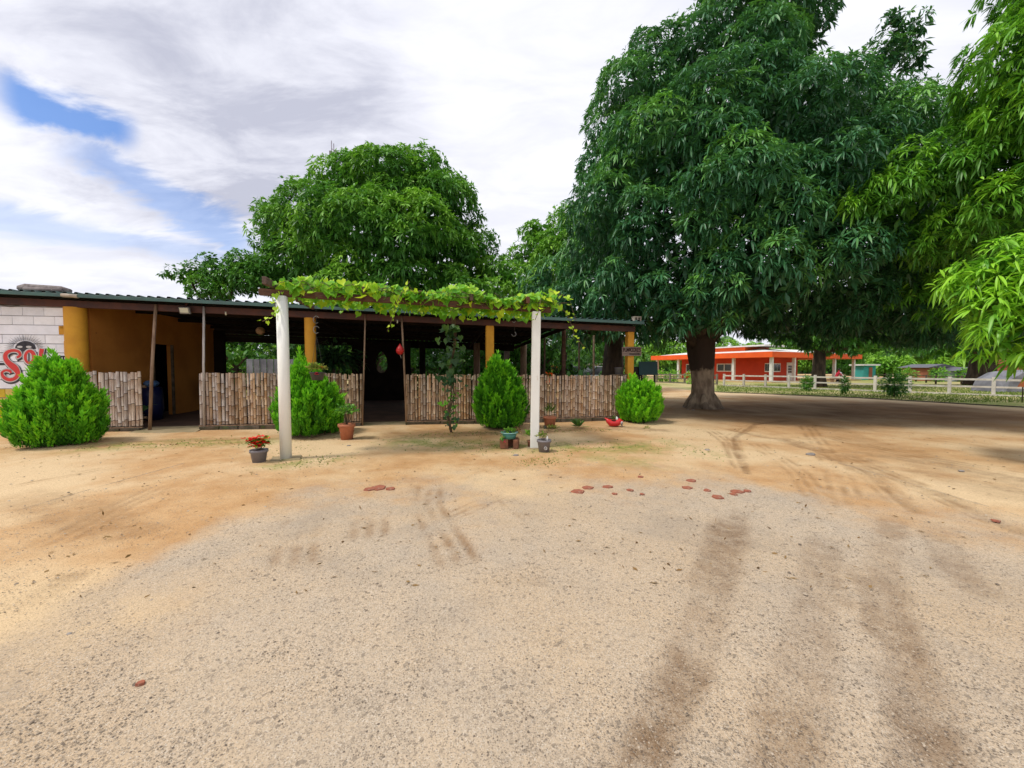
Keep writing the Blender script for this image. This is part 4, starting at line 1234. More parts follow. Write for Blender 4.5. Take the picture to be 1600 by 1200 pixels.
# ------------------------------------------------------------------ conical thuja shrubs
def thuja(name_lab, base, prof, h, lean=0, tips=None, n_pl=300, seed=1, tint=0.5, core_r=.8):
    global rng
    th_ = thing('thuja_shrub', base, name_lab, 'shrub', 'clipped thuja shrubs in front of the restaurant')
    zs = np.array([q[0] for q in prof]); rs = np.array([q[1] for q in prof])
    bases = []; dirs = []; lens = []; wds = []; tn = []
    def plume(c_, out, hh, ww, tv):
        k = int(38)
        u = rng.random(k) ** .8
        a = rng.random(k) * 6.283
        rad = ww * (1 - u) ** .7 * (.35 + .65 * np.minimum(1, u * 5))
        ax = unit(np.array([out[0] * .35, out[1] * .35, 1.0])[None])[0]
        e1 = unit(np.cross(ax, [0.3, 1, 0])[None])[0]; e2 = np.cross(ax, e1)
        dirr = e1[None] * np.cos(a)[:, None] + e2[None] * np.sin(a)[:, None]
        b_ = c_ + ax * (u * hh)[:, None] + dirr * rad[:, None] * .6
        d_ = unit(dirr * rng.uniform(.25, .7, (k, 1)) + ax)
        bases.append(b_); dirs.append(d_); lens.append(hh * rng.uniform(.22, .40, k)); wds.append(hh * rng.uniform(.028, .05, k))
        tn.append(np.clip(tv + u * .45 - .25 + rng.normal(scale=.08, size=k), 0, 1))
    for i in range(n_pl):
        z = h * (rng.random() ** .85) * .93
        r_ = np.interp(z, zs, rs)
        a = rng.random() * 6.283
        lump = 1 + .12 * math.sin(3 * a + seed) * math.sin(z * 5 + seed) + .07 * math.sin(7 * a + z * 9 + seed)
        q = np.array([base[0] + math.cos(a) * r_ * lump * rng.uniform(.64, 1.03) + lean * z, base[1] + math.sin(a) * r_ * lump * rng.uniform(.70, 1.0), max(.02, z - .10)])
        if tips:
            pass
        plume(q, (math.cos(a), math.sin(a)), rng.uniform(.15, .36), rng.uniform(.030, .062), tint + rng.normal(scale=.17) + .10 * math.sin(5 * a + z * 4 + seed))
    for (dx, z0, hh) in (tips or []):
        for j in range(9):
            plume(np.array([base[0] + dx + rng.normal(scale=.035), base[1] + rng.normal(scale=.035), z0 - hh * rng.uniform(.25, 1.0)]), (rng.normal() * .3, rng.normal() * .3), hh * rng.uniform(.6, 1), .07, tint + .1)
    # inner fill, tinted dark for the shade in the gaps
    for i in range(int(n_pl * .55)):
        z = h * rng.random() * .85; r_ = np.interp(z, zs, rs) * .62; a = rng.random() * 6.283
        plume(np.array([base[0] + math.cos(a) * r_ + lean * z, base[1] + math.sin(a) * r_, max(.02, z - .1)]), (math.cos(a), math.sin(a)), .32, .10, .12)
    V, T, tt = leaf_arrays(np.concatenate(bases), np.concatenate(dirs), np.concatenate(lens), np.concatenate(wds) * 1.25, np.zeros(sum(map(len, lens))), np.concatenate(tn), False)
    V = V - np.array(base)
    place('foliage', np_mesh('foliage', V, T, tt, 'thuja_leaf'), base, th_)
    MB().tube([Vector(base) + Vector((0, 0, -.02)), Vector(base) + Vector((lean * h * .5, 0, h * .6))], [.05, .02], 8).build('trunk', 'bark', th_)
    return th_
b = G(70, 700); b.y += .25
thuja('large round thuja shrub in front of the painted logo wall', Vector((b.x, b.y, 0)), [(0, .44), (.15, .55), (.4, .60), (.65, .53), (.9, .38), (1.15, .24), (1.4, .10), (1.55, 0)], 1.50, .0, [(.0, 1.56, .35), (.10, 1.36, .3), (-.1, 1.3, .3)], 1000, 1, .54)
b = G(471, 683); b.y += .35
thuja('lopsided thuja shrub with tall spire behind round white pergola post', Vector((b.x, b.y, 0)), [(0, .46), (.15, .60), (.4, .67), (.65, .62), (.85, .42), (1.05, .22), (1.3, .12), (1.5, .04)], 1.40, -.03, [(-.12, 1.55, .45), (-.27, 1.38, .42), (-.16, 1.3, .42), (-.32, 1.1, .4), (.0, 1.2, .35), (-.2, 1.0, .4)], 1000, 2, .54)
b = G(783, 672); b.y += .35
thuja('tall pointed thuja shrub left of squared white pergola post', Vector((b.x, b.y, 0)), [(0, .36), (.15, .50), (.4, .58), (.65, .55), (.9, .43), (1.15, .27), (1.38, .11), (1.55, 0)], 1.50, -.05, [(-.13, 1.60, .4), (-.22, 1.34, .35), (.03, 1.32, .35)], 1000, 3, .42)
b = G(1005, 662); b.y += .35
thuja('small bright thuja shrub with twin tips below corner column', Vector((b.x, b.y, 0)), [(0, .34), (.15, .47), (.35, .53), (.5, .50), (.7, .38), (.85, .24), (1.0, .06)], .95, .0, [(-.13, 1.10, .36), (.17, 1.0, .32)], 850, 4, .70)

# ------------------------------------------------------------------ pots and small things
def pot(par, c_, r_top, r_bot, h, mt, rim=.02, soil=True, nm='pot'):
    c_ = Vector(c_)
    MB().lathe([(0, .0), (r_bot, 0), (r_bot + (r_top - r_bot) * .78, h * .78), (r_top, h * .80), (r_top + rim, h * .81), (r_top + rim, h), (r_top - .01, h), (r_top - .025, h * .86), (0, h * .86)], c_, 24).build(nm, mt, par)
    if soil: MB().disc(c_ + Vector((0, 0, h * .9)), r_top - .012, 20).build('soil', 'soil', par)
def sprig_leaves(par, c_, n, rx, rz, ln, wd, mt, tint=.5, up=.5, nm='foliage', droop=.4, hi=True, full=False):
    c_ = np.array(c_)
    dd = sphere_dirs(n)
    if not full: dd[:, 2] = np.abs(dd[:, 2]) * .8 + rng.uniform(-.25, .3, n)
    base_ = c_ + dd * np.array([rx, rx, rz]) * rng.uniform(.25, .95, (n, 1))
    d_ = unit(dd + np.array([0, 0, up]) + rng.normal(scale=.3, size=(n, 3)))
    V, T, tt = leaf_arrays(base_, d_, ln * rng.uniform(.7, 1.2, n), ln * wd * rng.uniform(.8, 1.2, n), droop * rng.uniform(.4, 1.4, n), np.clip(tint + rng.normal(scale=.2, size=n), 0, 1), hi)
    return place(nm, np_mesh(nm, V - np.array(origin[par.name]), T, tt, mt), origin[par.name], par)
def stems(par, c_, n, spread, h, r_=.006, mt='rail_wood', seed=0):
    rr = random.Random(seed); mb = MB(); c_ = Vector(c_)
    for k in range(n):
        a = rr.uniform(0, 6.28); q = c_ + Vector((math.cos(a), math.sin(a), 0)) * spread * rr.uniform(.3, 1) + Vector((0, 0, h * rr.uniform(.6, 1)))
        mb.tube([c_, c_.lerp(q, .5) + Vector((rr.uniform(-.02, .02), rr.uniform(-.02, .02), 0)), q], [r_, r_ * .8, r_ * .5], 5)
    mb.build('stems', mt, par)
def flowers(par, pts, r_, mt, nm='flower'):
    for q in pts:
        mb = MB(); q = Vector(q)
        for k in range(6):
            a = k * 1.047 + rnd.random(); d_ = Vector((math.cos(a), math.sin(a) * .9, rnd.uniform(.1, .7))).normalized()
            s_ = d_.cross(Vector((0, 0, 1))).normalized() * r_ * .45
            mb.add([q, q + d_ * r_ * .6 + s_, q + d_ * r_ * 1.1, q + d_ * r_ * .6 - s_], [(0, 1, 2), (0, 2, 3)])
        mb.build(nm, mt, par)
# grey pot with red flowers
c_ = G(405, 724)
fp = thing('flower_pot', c_, 'grey plastic pot of red flowers standing left of round white post', 'flower pot')
pot(fp, c_, .118, .085, .215, 'pot_grey', .008)
stems(fp, c_ + Vector((0, 0, .18)), 10, .12, .16, .004, 'rail_wood', 3)
sprig_leaves(fp, c_ + Vector((0, 0, .29)), 90, .13, .12, .10, .22, 'tree_leaf', .7, .5)
flowers(fp, [c_ + Vector((rnd.gauss(0, .07), rnd.uniform(-.13, .03), .32 + rnd.uniform(-.06, .10))) for _ in range(60)], .042, 'petal_red')
# terracotta pot with small shrub
c_ = G(542, 686)
tp_ = thing('potted_shrub', c_, 'terracotta pot with leafy little shrub left of central doorway', 'potted plant')
pot(tp_, c_, .155, .115, .315, 'terracotta', .015)
stems(tp_, c_ + Vector((0, 0, .28)), 9, .16, .42, .007, 'rail_wood', 5)
sprig_leaves(tp_, c_ + Vector((0, 0, .55)), 260, .24, .17, .075, .25, 'tree_leaf', .55, .3)
c_ = G(522, 674)
tp_ = thing('potted_shrub', c_, 'low terracotta pot half hidden beside lopsided thuja shrub', 'potted plant')
pot(tp_, c_, .14, .11, .16, 'terracotta', .01)
sprig_leaves(tp_, c_ + Vector((0, 0, .18)), 40, .08, .08, .07, .2, 'tree_leaf', .4, .5)
# hanging planter
c_ = P(496, 594, PL.y + .55)
hp = thing('hanging_planter', c_, 'dark hanging bowl of yellow-green plants with pink flower in front of spired thuja', 'planter')
MB().lathe([(0, 0), (.085, 0), (.118, .12), (.128, .125), (.128, .14), (.112, .14), (.10, .115), (0, .115)], c_, 24).build('bowl', 'pot_dark', hp)
sprig_leaves(hp, c_ + Vector((0, 0, .18)), 170, .17, .10, .075, .22, 'grass_blade', .85, .7)
flowers(hp, [c_ + Vector((.05, -.12, .12)), c_ + Vector((.035, -.125, .10)), c_ + Vector((.06, -.12, .095))], .035, 'petal_pink')
flowers(hp, [c_ + Vector((.11, -.05, .22))], .025, 'petal_red')
top = Vector((c_.x, c_.y, 2.70))
mb = MB()
for a in (0, 2.09, 4.19): mb.tube([c_ + Vector((.12 * math.cos(a), .12 * math.sin(a), .13)), c_ + Vector((0, 0, .75))], .003, 4)
mb.tube([c_ + Vector((0, 0, .75)), top], .003, 4)
mb.build('wires', 'wire', hp)
for zz in (1.03, .86):
    pts = [c_ + Vector((.05 * math.cos(a), 0, zz + .06 * math.sin(a))) for a in [R(30) + R(280) * k / 12 for k in range(13)]]
    MB().tube(pts, .006, 5).build('wire_curl', 'metal_grey', hp)
# teal basin on blocks
c_ = G(796, 700)
bs = thing('block_stand', c_, 'pair of brown clay blocks holding up teal basin beside squared white post', 'block stand')
MB().box(c_ + Vector((-.10, 0, .085)), (.14, .16, .17), .1).build('block', 'terracotta_dark', bs, bevel=.01)
MB().box(c_ + Vector((.125, -.02, .085)), (.09, .18, .17), -.15).build('block', 'terracotta_dark', bs, bevel=.01)
MB().box(c_ + Vector((.02, .14, .085)), (.30, .10, .168), .0).build('block', 'terracotta_dark', bs, bevel=.01)
b0 = c_ + Vector((0, .03, .172))
bas = thing('planter_basin', b0, 'teal plastic basin of trailing plants with pink flower on clay blocks', 'basin')
MB().lathe([(0, 0), (.11, 0), (.135, .10), (.125, .10), (.10, .03), (0, .03)], b0, 28).build('bowl', 'basin_teal', bas)
MB().lathe([(.132, .098), (.16, .103), (.162, .115), (.13, .118), (.124, .10)], b0, 28).build('rim', 'basin_rim', bas)
MB().disc(b0 + Vector((0, 0, .095)), .122, 20).build('soil', 'soil', bas)
sprig_leaves(bas, b0 + Vector((0, 0, .12)), 110, .14, .07, .07, .22, 'tree_leaf', .7, .3)
sprig_leaves(bas, b0 + Vector((.17, -.05, .13)), 26, .06, .06, .06, .2, 'dry_leaf', .5, .0, 'dry_foliage')
sprig_leaves(bas, b0 + Vector((-.13, -.10, .02)), 22, .03, .10, .05, .2, 'tree_leaf', .8, -.6, 'trailing_shoot')
flowers(bas, [b0 + Vector((-.095, -.155, -.035)), b0 + Vector((-.08, -.16, -.045))], .028, 'petal_pink')
# small brown pot
c_ = G(829, 699)
sp_ = thing('potted_plant', c_, 'small brown clay pot with pointed green leaves against squared white post', 'potted plant')
pot(sp_, c_, .058, .048, .13, 'terracotta_dark', .006)
sprig_leaves(sp_, c_ + Vector((0, -.01, .20)), 46, .07, .10, .14, .14, 'tree_leaf', .75, .9)
# grey pot right of the post, white mark
c_ = G(850, 706)
gp = thing('flower_pot', c_, 'grey cracked pot with sparse plant and white trinket right of squared white post', 'flower pot')
pot(gp, c_, .118, .088, .215, 'pot_grey', .008)
sprig_leaves(gp, c_ + Vector((-.03, 0, .26)), 34, .09, .08, .08, .18, 'grass_blade', .6, .8)
stems(gp, c_ + Vector((0, 0, .18)), 6, .1, .18, .004, 'rail_wood', 9)
MB().ball(c_ + Vector((.05, -.06, .245)), .022, 8, 6, (.8, .8, 1.9)).build('trinket', 'white_paint', gp)
pts = [c_ + Vector((.018 + .026 * math.cos(a), -.118 - .0, .085 + .026 * math.sin(a))) for a in [6.283 * k / 12 for k in range(13)]]
MB().tube(pts, .004, 5).build('painted_ring', 'white_paint', gp)
MB().tube([c_ + Vector((.0, -.118, .10)), c_ + Vector((.02, -.118, .07)), c_ + Vector((.035, -.118, .10))], .003, 5).build('painted_mark', 'white_paint', gp)
# terracotta pot by the fence on feet
c_ = G(859, 669)
tf = thing('potted_plant', c_, 'terracotta pot on dark feet standing against bamboo fence with thin grassy plant', 'potted plant')
for dx in (-.11, .11): MB().box(c_ + Vector((dx, 0, .03)), (.07, .16, .07)).build('foot', 'pot_dark', tf, bevel=.008)
pot(tf, c_ + Vector((0, 0, .06)), .15, .125, .22, 'terracotta', .012)
sprig_leaves(tf, c_ + Vector((0, 0, .36)), 70, .14, .20, .22, .035, 'grass_blade', .3, 1.2)
sprig_leaves(tf, c_ + Vector((.03, -.24, .03)), 70, .16, .08, .09, .12, 'grass_blade', .9, .6, 'weeds')
# agave tuft
c_ = G(903, 669)
ag = thing('agave_plant', c_, 'small grey-green spiky plant growing at foot of bamboo fence', 'plant')
sprig_leaves(ag, c_ + Vector((0, 0, .03)), 60, .05, .05, .24, .07, 'vine_leaf_shade', .8, .9, 'foliage', .15)
# weeds at the foot of the fence
for px, py, n_, lab in ((178, 672, 26, 'pale weed with narrow leaves at foot of whitish cane panel'), (1010, 672, 20, 'tiny pale weed in front of small bright thuja')):
    c_ = G(px, py)
    w_ = thing('weed', c_, lab, 'weed')
    sprig_leaves(w_, c_ + Vector((0, 0, .02)), n_, .05, .05, .26 if px < 500 else .1, .06, 'grass_blade', .5, .9, 'foliage', .3)
# red bird planter
c_ = G(961, 667); c_.y += .06
rb = thing('bird_planter', c_, 'red bird-shaped planter with white crest and round eye lying beside small thuja', 'planter')
K_ = .0158
mb = MB()
pts = [Vector((-.20, 0, .20)), Vector((-.17, 0, .15)), Vector((-.10, 0, .095)), Vector((0, 0, .085)), Vector((.08, 0, .10)), Vector((.14, 0, .135)), Vector((.17, 0, .115)), Vector((.19, -.02, .075))]
mb.tube([c_ + q for q in pts], [.02, .055, .085, .09, .085, .075, .055, .02], 12)
mb.build('body', 'paint_red', rb)
MB().lathe([(.055, 0), (.075, .01), (.065, .03), (.0, .012)], c_ + Vector((-.03, -.01, .145)), 14).build('opening', 'soil', rb)
MB().tube([c_ + Vector((.055, -.01, .155)), c_ + Vector((.06, -.01, .21)), c_ + Vector((.05, 0, .25))], [.03, .03, .008], 8).build('crest', 'white_paint', rb)
MB().tube([c_ + Vector((-.16, 0, .175)), c_ + Vector((-.24, 0, .215)), c_ + Vector((-.19, 0, .235))], [.03, .02, .004], 8).build('tail', 'paint_red', rb)
MB().ball(c_ + Vector((.165, -.062, .10)), .034, 12, 8, (1, .5, 1)).build('eye', 'white_paint', rb)
MB().ball(c_ + Vector((.168, -.080, .10)), .017, 10, 6, (1, .5, 1)).build('pupil', 'black', rb)
MB().tube([c_ + Vector((.17, -.03, .06)), c_ + Vector((.175, -.06, .01))], [.025, .008], 8).build('beak', 'stone_grey', rb)
sprig_leaves(rb, c_ + Vector((-.02, .03, .17)), 26, .05, .05, .10, .10, 'vine_leaf_shade', .7, 1.0)
# red drop-shaped thing on the pole
c_ = P(625, 547, F(PF(628, 547, -.26)[0], -.26, 0).y)
rh = thing('hanging_feeder', c_, 'red teardrop-shaped hanging ornament on thin pole at central doorway', 'ornament')
mb = MB(); mb.lathe([(0, -.12), (.055, -.10), (.095, -.05), (.10, 0), (.075, .06), (.03, .12), (.008, .16), (0, .165)], c_, 20)
mb.build('shell', 'paint_red', rh)
MB().tube([c_ + Vector((.0, 0, -.11)), c_ + Vector((.03, 0, -.21))], [.012, .004], 6).build('spout', 'pole_grey', rh)
# gourd lamp hanging inside
c_ = P(407, 517, 11.0)
gl = thing('hanging_gourd', c_, 'round brown gourd lamp hanging in dark behind round white post', 'lamp')
MB().ball(c_, .115, 14, 10, (1, 1, .95), .02).build('gourd', 'gourd', gl)
MB().tube([c_ + Vector((0, 0, .1)), Vector((c_.x, c_.y, eave(PF(407, 500)[0], 2) - .06))], .004, 4).build('cord', 'wire', gl)
# small hanging bulbs and hooks below the beam
for px, py, lab in ((353, 489, 'small pale bulb holder under beam right of left doorway'), (621, 502, 'small pale bulb under beam above central doorway')):
    s2, z2 = PF(px, py, -.1)
    hb_ = thing('bulb', F(s2, -.1, z2), lab, 'bulb')
    MB().tube([F(s2, -.1, z2 - .05), F(s2, -.1, z2 + .03)], [.018, .022], 8).build('glass', 'lamp_glass', hb_)
    MB().tube([F(s2, -.1, z2 + .03), F(s2, -.1, eave(s2) - .2)], .008, 5).build('socket', 'metal_grey', hb_)
c_ = P(803, 522, PR.y + .3)
hk = thing('wire_hook', c_, 'curled wire hook hanging from pergola left of squared white post', 'hook')
pts = [c_ + Vector((.04 * math.sin(a), 0, .04 * math.cos(a))) for a in [R(20) + R(250) * k / 12 for k in range(13)]]
MB().tube(pts, .005, 5).build('hook', 'metal_grey', hk)
MB().tube([c_ + Vector((.01, 0, .04)), Vector((c_.x, c_.y, 2.62))], .003, 4).build('wire', 'wire', hk)
pts = [c_ + Vector((.03 * math.cos(a), 0, .24 + .02 * math.sin(a))) for a in [R(180) + R(200) * k / 8 for k in range(9)]]
MB().tube(pts, .004, 5).build('curl', 'metal_grey', hk)

# bucket on the fence corner and teal board beyond
s2, z2 = PF(965, 583, .05)
q = F(s2, .02, ztop(s2) + .04)
MB_ = MB().box(F(s2, -.02, ztop(s2) + .025), (.42, .26, .03), FRZ)
tag(MB_.build('shelf_board', 'rail_wood', at=F(s2, -.02, ztop(s2))), 'small plank lying on top of bamboo fence under grey bucket', 'shelf')
bk = thing('bucket', q, 'grey bucket standing on fence top left of corner column', 'bucket')
MB().lathe([(0, 0), (.085, 0), (.105, .17), (.112, .17), (.112, .185), (.10, .185), (.08, .02), (0, .02)], q, 20).build('pail', 'pot_grey', bk)
for dx, z_ in ((-.0, 0),):
    pass
q = G(1010, 634); q.y = 13.6; q.x = 4.55
tb = thing('chalkboard', q, 'dark teal board standing on black trestle beyond corner column', 'board')
w1 = P(1029, 577, q.y).x - P(997, 577, q.y).x; zt1 = P(1010, 565, q.y).z; zb1 = P(1010, 586, q.y).z
xc = P(1013, 577, q.y).x
MB().box((xc, q.y, (zt1 + zb1) / 2), (w1, .05, zt1 - zb1), .25, rx=R(-4)).build('panel', 'teal_board', tb, bevel=.006)
for dx in (-.3, .3): MB().bar((xc + dx * .8, q.y + dx * .2, 0), (xc + dx * .8, q.y + dx * .2, zb1 + .05), .05, .05, Vector((0, 1, 0))).build('leg', 'black', tb)
MB().box((xc - .5, q.y + .15, .75), (.42, .4, 1.5), .1).build('cabinet', 'black', tb, bevel=.02)

# cacti in pots on the fence top
for px, py, lab, sc in ((888, 583, 'small dark cactus showing above fence top behind capped post', .10), (907, 582, 'bright green prickly pear pad above fence top', .12), (919, 583, 'small pale succulent above fence top', .08)):
    s2, z2 = PF(px, 588, .25)
    q = F(s2, .25, z2 - .12)
    cc_ = thing('cactus', q, lab, 'cactus')
    MB().lathe([(0, 0), (.05, 0), (.06, .09), (0, .09)], q, 12).build('pot', 'pot_dark', cc_)
    MB().ball(q + Vector((0, 0, .09 + sc * .9)), sc * .8, 10, 8, (.75, .3, 1.2)).build('pad', 'cactus_green' if 'cactus_green' in M else 'basin_teal', cc_)

# blue barrel, cloth and broad-leaved plant by the inner door
s2, _ = PF(250, 640, 1.6)
q = F(sw + .30, 1.7, .05)
br = thing('barrel', q, 'dark blue plastic barrel in shade beside inner door', 'barrel')
MB().lathe([(0, 0), (.22, 0), (.25, .3), (.25, .6), (.22, .88), (.0, .9)], q, 20).build('drum', 'blue_plastic', br)
MB().box(q + Vector((0, 0, .98)), (.30, .26, .16), .4).build('bundle', 'shop_blue', br, bevel=.06)
q = F(sw + .55, .75, .05)
bp = thing('banana_plant', q, 'potted plant with broad dark green leaves in left doorway', 'plant')
pot(bp, q, .14, .1, .24, 'pot_dark')
a_ = []; d_ = []; l_ = []
for k in range(9):
    th = k * 2.4
    a_.append(np.array(q) + [0, 0, .2]); d_.append([math.cos(th) * .7, math.sin(th) * .7, 1.1]); l_.append(rnd.uniform(.55, 1.05))
V, T, tt = leaf_arrays(np.array(a_), unit(np.array(d_)), np.array(l_), np.array(l_) * .13, np.full(9, .55), np.full(9, .35))
place('foliage', np_mesh('foliage', V - np.array(q), T, tt, 'vine_leaf_shade'), q, bp)

# tables and rounded chairs inside
def table_set(x, y, label):
    tb_ = thing('dining_table', (x, y, .05), label, 'table', 'dining tables in the dark restaurant')
    MB().box((x, y, .80), (1.2, .8, .05)).build('tabletop', 'dark_wall', tb_)
    for i in (-1, 1):
        for j in (-1, 1): MB().box((x + i * .52, y + j * .33, .41), (.06, .06, .73)).build('leg', 'dark_wall', tb_)
def chair(x, y, rz, label):
    ch = thing('chair', (x, y, .05), label, 'chair', 'rounded dark chairs in the restaurant')
    mb = MB(); mb.lathe([(0, .42), (.23, .42), (.24, .47), (0, .48)], (x, y, .05), 16); mb.build('seat', 'black', ch)
    vs = []; fs = []
    for k in range(9):
        a = rz + R(-75) + R(150) * k / 8
        hh = 1.02 - .16 * abs(k - 4) / 4 * abs(k - 4) / 4 * 2
        for rr_ in (.24, .27):
            vs += [(x + rr_ * math.cos(a), y + rr_ * math.sin(a), .5), (x + (rr_ + .05) * math.cos(a), y + (rr_ + .05) * math.sin(a), hh + .1)]
    for k in range(8):
        a = 4 * k
        fs += [(a, a + 4, a + 5, a + 1), (a + 2, a + 3, a + 7, a + 6), (a + 1, a + 5, a + 7, a + 3)]
    MB().add(vs, fs, True).build('backrest', 'black', ch)
    for k in range(4):
        a = rz + .78 + k * 1.571
        MB().tube([(x + .17 * math.cos(a), y + .17 * math.sin(a), .48), (x + .22 * math.cos(a), y + .22 * math.sin(a), .05)], .016, 6).build('leg', 'metal_grey', ch)
for (px, Yt, l1, cl) in ((380, 13.0, 'dark table behind left part of long brown cane panel', ('rounded dark chair showing above fence right of left doorway', 'dark chair at right side of leftmost table')),
                         (470, 13.5, 'dark table behind spired thuja and round white post', ('dark chair left of table behind white post', 'dark chair right of table behind white post')),
                         (690, 14.0, 'dark table behind climbing vine', ('rounded black chair showing above fence left of climbing vine', 'dark chair right of climbing vine')),
                         (800, 14.5, 'dark table behind tall pointed thuja', ('dark chair behind tall pointed thuja', 'dark chair behind squared white post'))):
    x = (px - 800) / 620 * Yt
    table_set(x, Yt, l1)
    chair(x - .85, Yt - .2, R(180), cl[0]); chair(x + .85, Yt + .1, 0, cl[1])
# large shaded potted tree inside, left of central doorway
q = P(522, 600, 13.0); q = Vector((q.x, 13.0, .05))
it = thing('indoor_tree', q, 'shaded broad-leaved tree standing behind cane panel left of central doorway', 'tree')
MB().tube([q, q + Vector((0, 0, 1.6))], .05, 8).build('trunk', 'bark', it)
sprig_leaves(it, q + Vector((0, 0, 1.55)), 420, .95, .75, .32, .16, 'vine_leaf_shade', .25, .0, 'crown', .6)

# ------------------------------------------------------------------ trees
def gp2_(px, Y):
    q = P(px, 590, Y); q.z = 0; return q
def lob(px, py, Y, r): return (tuple(P(px, py, Y)), r)
def tree(nm, label, base, trunk_fn, crown_args, group=None, cat='tree'):
    tr = thing(nm, base, label, cat, group)
    trunk_fn(tr, Vector(base))
    args = dict(crown_args); lobes = args.pop('lobes')
    me_ = crown_mesh('crown', lobes, org=Vector(base), **args)
    place('crown', me_, base, tr)
    return tr
# the great mango in the middle right
TB = G(1098, 637)
def trunk_big(tr, b_):
    pts = []; rad = []
    for z, dx, r_ in ((-.08, 0, .74), (.03, 0, .60), (.12, 0, .50), (.28, .0, .43), (.5, .01, .395), (.9, .01, .36), (1.3, -.01, .365), (1.6, -.03, .40), (2.0, -.06, .46), (2.4, -.1, .50), (3.0, -.15, .42)):
        pts.append(b_ + Vector((dx, 0, z))); rad.append(r_)
    mb = MB(); mb.tube(pts, rad, 36, .14, 4)
    # buttress roots
    mb.build('trunk', 'trunk_painted', tr)
    mb = MB()
    for a, l_ in ((R(200), 1.05), (R(-20), 1.0), (R(250), .8), (R(300), .85), (R(150), .9), (R(60), .8)):
        d_ = Vector((math.cos(a), math.sin(a), 0))
        mb.tube([b_ + d_ * .30 + Vector((0, 0, .50)), b_ + d_ * .46 + Vector((0, 0, .18)), b_ + d_ * .56 + Vector((0, 0, .02)), b_ + d_ * l_ * .75 + Vector((0, 0, -.10))], [.10, .14, .12, .06], 10, .15, int(a * 10))
    mb.build('roots', 'trunk_painted', tr)
    for k, (px, py, Y, r0) in enumerate(((1010, 440, 13, .30), (1180, 430, 13, .34), (1110, 330, 15, .34), (1260, 380, 13, .22), (960, 330, 14, .2), (1090, 420, 11.5, .26), (1290, 200, 14, .2), (1120, 430, 17.5, .26))):
        mb = MB(); limb_tube(mb, b_ + Vector((-.08, 0, 2.2 + .1 * (k % 3))), P(px, py, Y), r0, .08, k + 3); mb.build('limb', 'bark', tr)
L_A = [lob(*q) for q in (
    (1005, 185, 13.5, 1.9), (1070, 250, 12.0, 2.3), (1000, 330, 12.5, 2.0), (975, 260, 14, 1.5), (1060, 400, 11.5, 2.0), (1035, 120, 14, 1.6), (1130, 110, 13.5, 2.3),
    (1165, 215, 11.5, 2.2), (1150, 340, 10.8, 2.0), (1180, 440, 10.2, 1.6), (1205, 40, 13.5, 1.8), (1185, -60, 13, 1.8), (1248, 45, 14, 1.25), (1258, 195, 12, 1.75), (1260, 310, 11, 2.0), (1280, 420, 10.5, 1.7),
    (1350, 235, 12.5, 2.0), (1370, 350, 11.5, 1.9), (1400, 190, 13.5, 1.25), (1415, 60, 14, .8), (1385, 95, 14, .85), (1428, 100, 14, .5), (1400, 30, 14, .45), (1385, 455, 11, 1.6), (1470, 420, 12, 1.8), (1500, 500, 12, 1.4), (1080, 490, 10.8, 1.2), (1000, 455, 11.8, 1.4),
    (1560, 380, 13, 2.2), (1330, 190, 14.5, .9), (1200, -160, 13.5, 1.8), (1100, 480, 15, 2.2), (1220, 480, 16, 2.2), (1350, 490, 15, 2.2), (1480, 500, 16, 2.2), (1050, 250, 17, 2.4), (1230, 250, 17.5, 3.0), (1380, 300, 17, 2.6), (1600, 480, 14, 2.0))]
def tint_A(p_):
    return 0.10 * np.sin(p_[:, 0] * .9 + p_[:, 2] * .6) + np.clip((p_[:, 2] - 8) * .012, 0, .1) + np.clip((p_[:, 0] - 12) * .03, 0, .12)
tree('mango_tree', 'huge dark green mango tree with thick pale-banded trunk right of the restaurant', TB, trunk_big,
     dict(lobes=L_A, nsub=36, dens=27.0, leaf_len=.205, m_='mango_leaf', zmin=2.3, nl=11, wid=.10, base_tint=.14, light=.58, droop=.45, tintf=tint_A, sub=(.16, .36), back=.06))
# bright nearer tree at the right edge
q = Vector((14.5, 9.5, 0))
def trunk_b(tr, b_):
    mb = MB(); mb.tube([b_, b_ + Vector((0, 0, .6)), b_ + Vector((-.2, 0, 2.6)), b_ + Vector((-.5, 0, 5))], [.5, .38, .34, .25], 14, .1, 8); mb.build('trunk', 'bark', tr)
    for k, (px, py, Y) in enumerate(((1480, 250, 8.8), (1540, 330, 8.2), (1560, 100, 8.5), (1600, 480, 6.5))):
        mb = MB(); limb_tube(mb, b_ + Vector((-.3, 0, 3.0 + k * .3)), P(px, py, Y), .14, .04, k + 33); mb.build('limb', 'bark', tr)
L_B = [lob(*q_) for q_ in ((1405, 305, 9.0, .75), (1450, 275, 9, .9), (1360, 325, 9.2, .6), (1520, 250, 8.6, .75), (1585, 165, 8.4, .8), (1640, 60, 8, .85), (1680, -50, 7.6, 1.0), (1590, 250, 8, .95), (1655, 180, 7.6, 1.1), (1640, 330, 7.6, 1.1),
                           (1475, 350, 9.0, .8), (1430, 385, 9.2, .6), (1560, 330, 8.6, .9), (1650, -20, 9.4, .8), (1660, 140, 9.5, 1.2), (1500, 420, 9.8, .8), (1580, 400, 9.5, .9), (1700, 250, 7.5, 1.5), (1700, 80, 7.5, 1.5), (1440, 455, 10, .5), (1475, 490, 10, .4))]
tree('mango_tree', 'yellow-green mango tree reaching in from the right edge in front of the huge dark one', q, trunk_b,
     dict(lobes=L_B, nsub=70, dens=34, leaf_len=.185, m_='mango_leaf_light', zmin=2.0, nl=11, wid=.09, base_tint=.26, light=.50, droop=.5, sub=(.26, .46), back=.25))
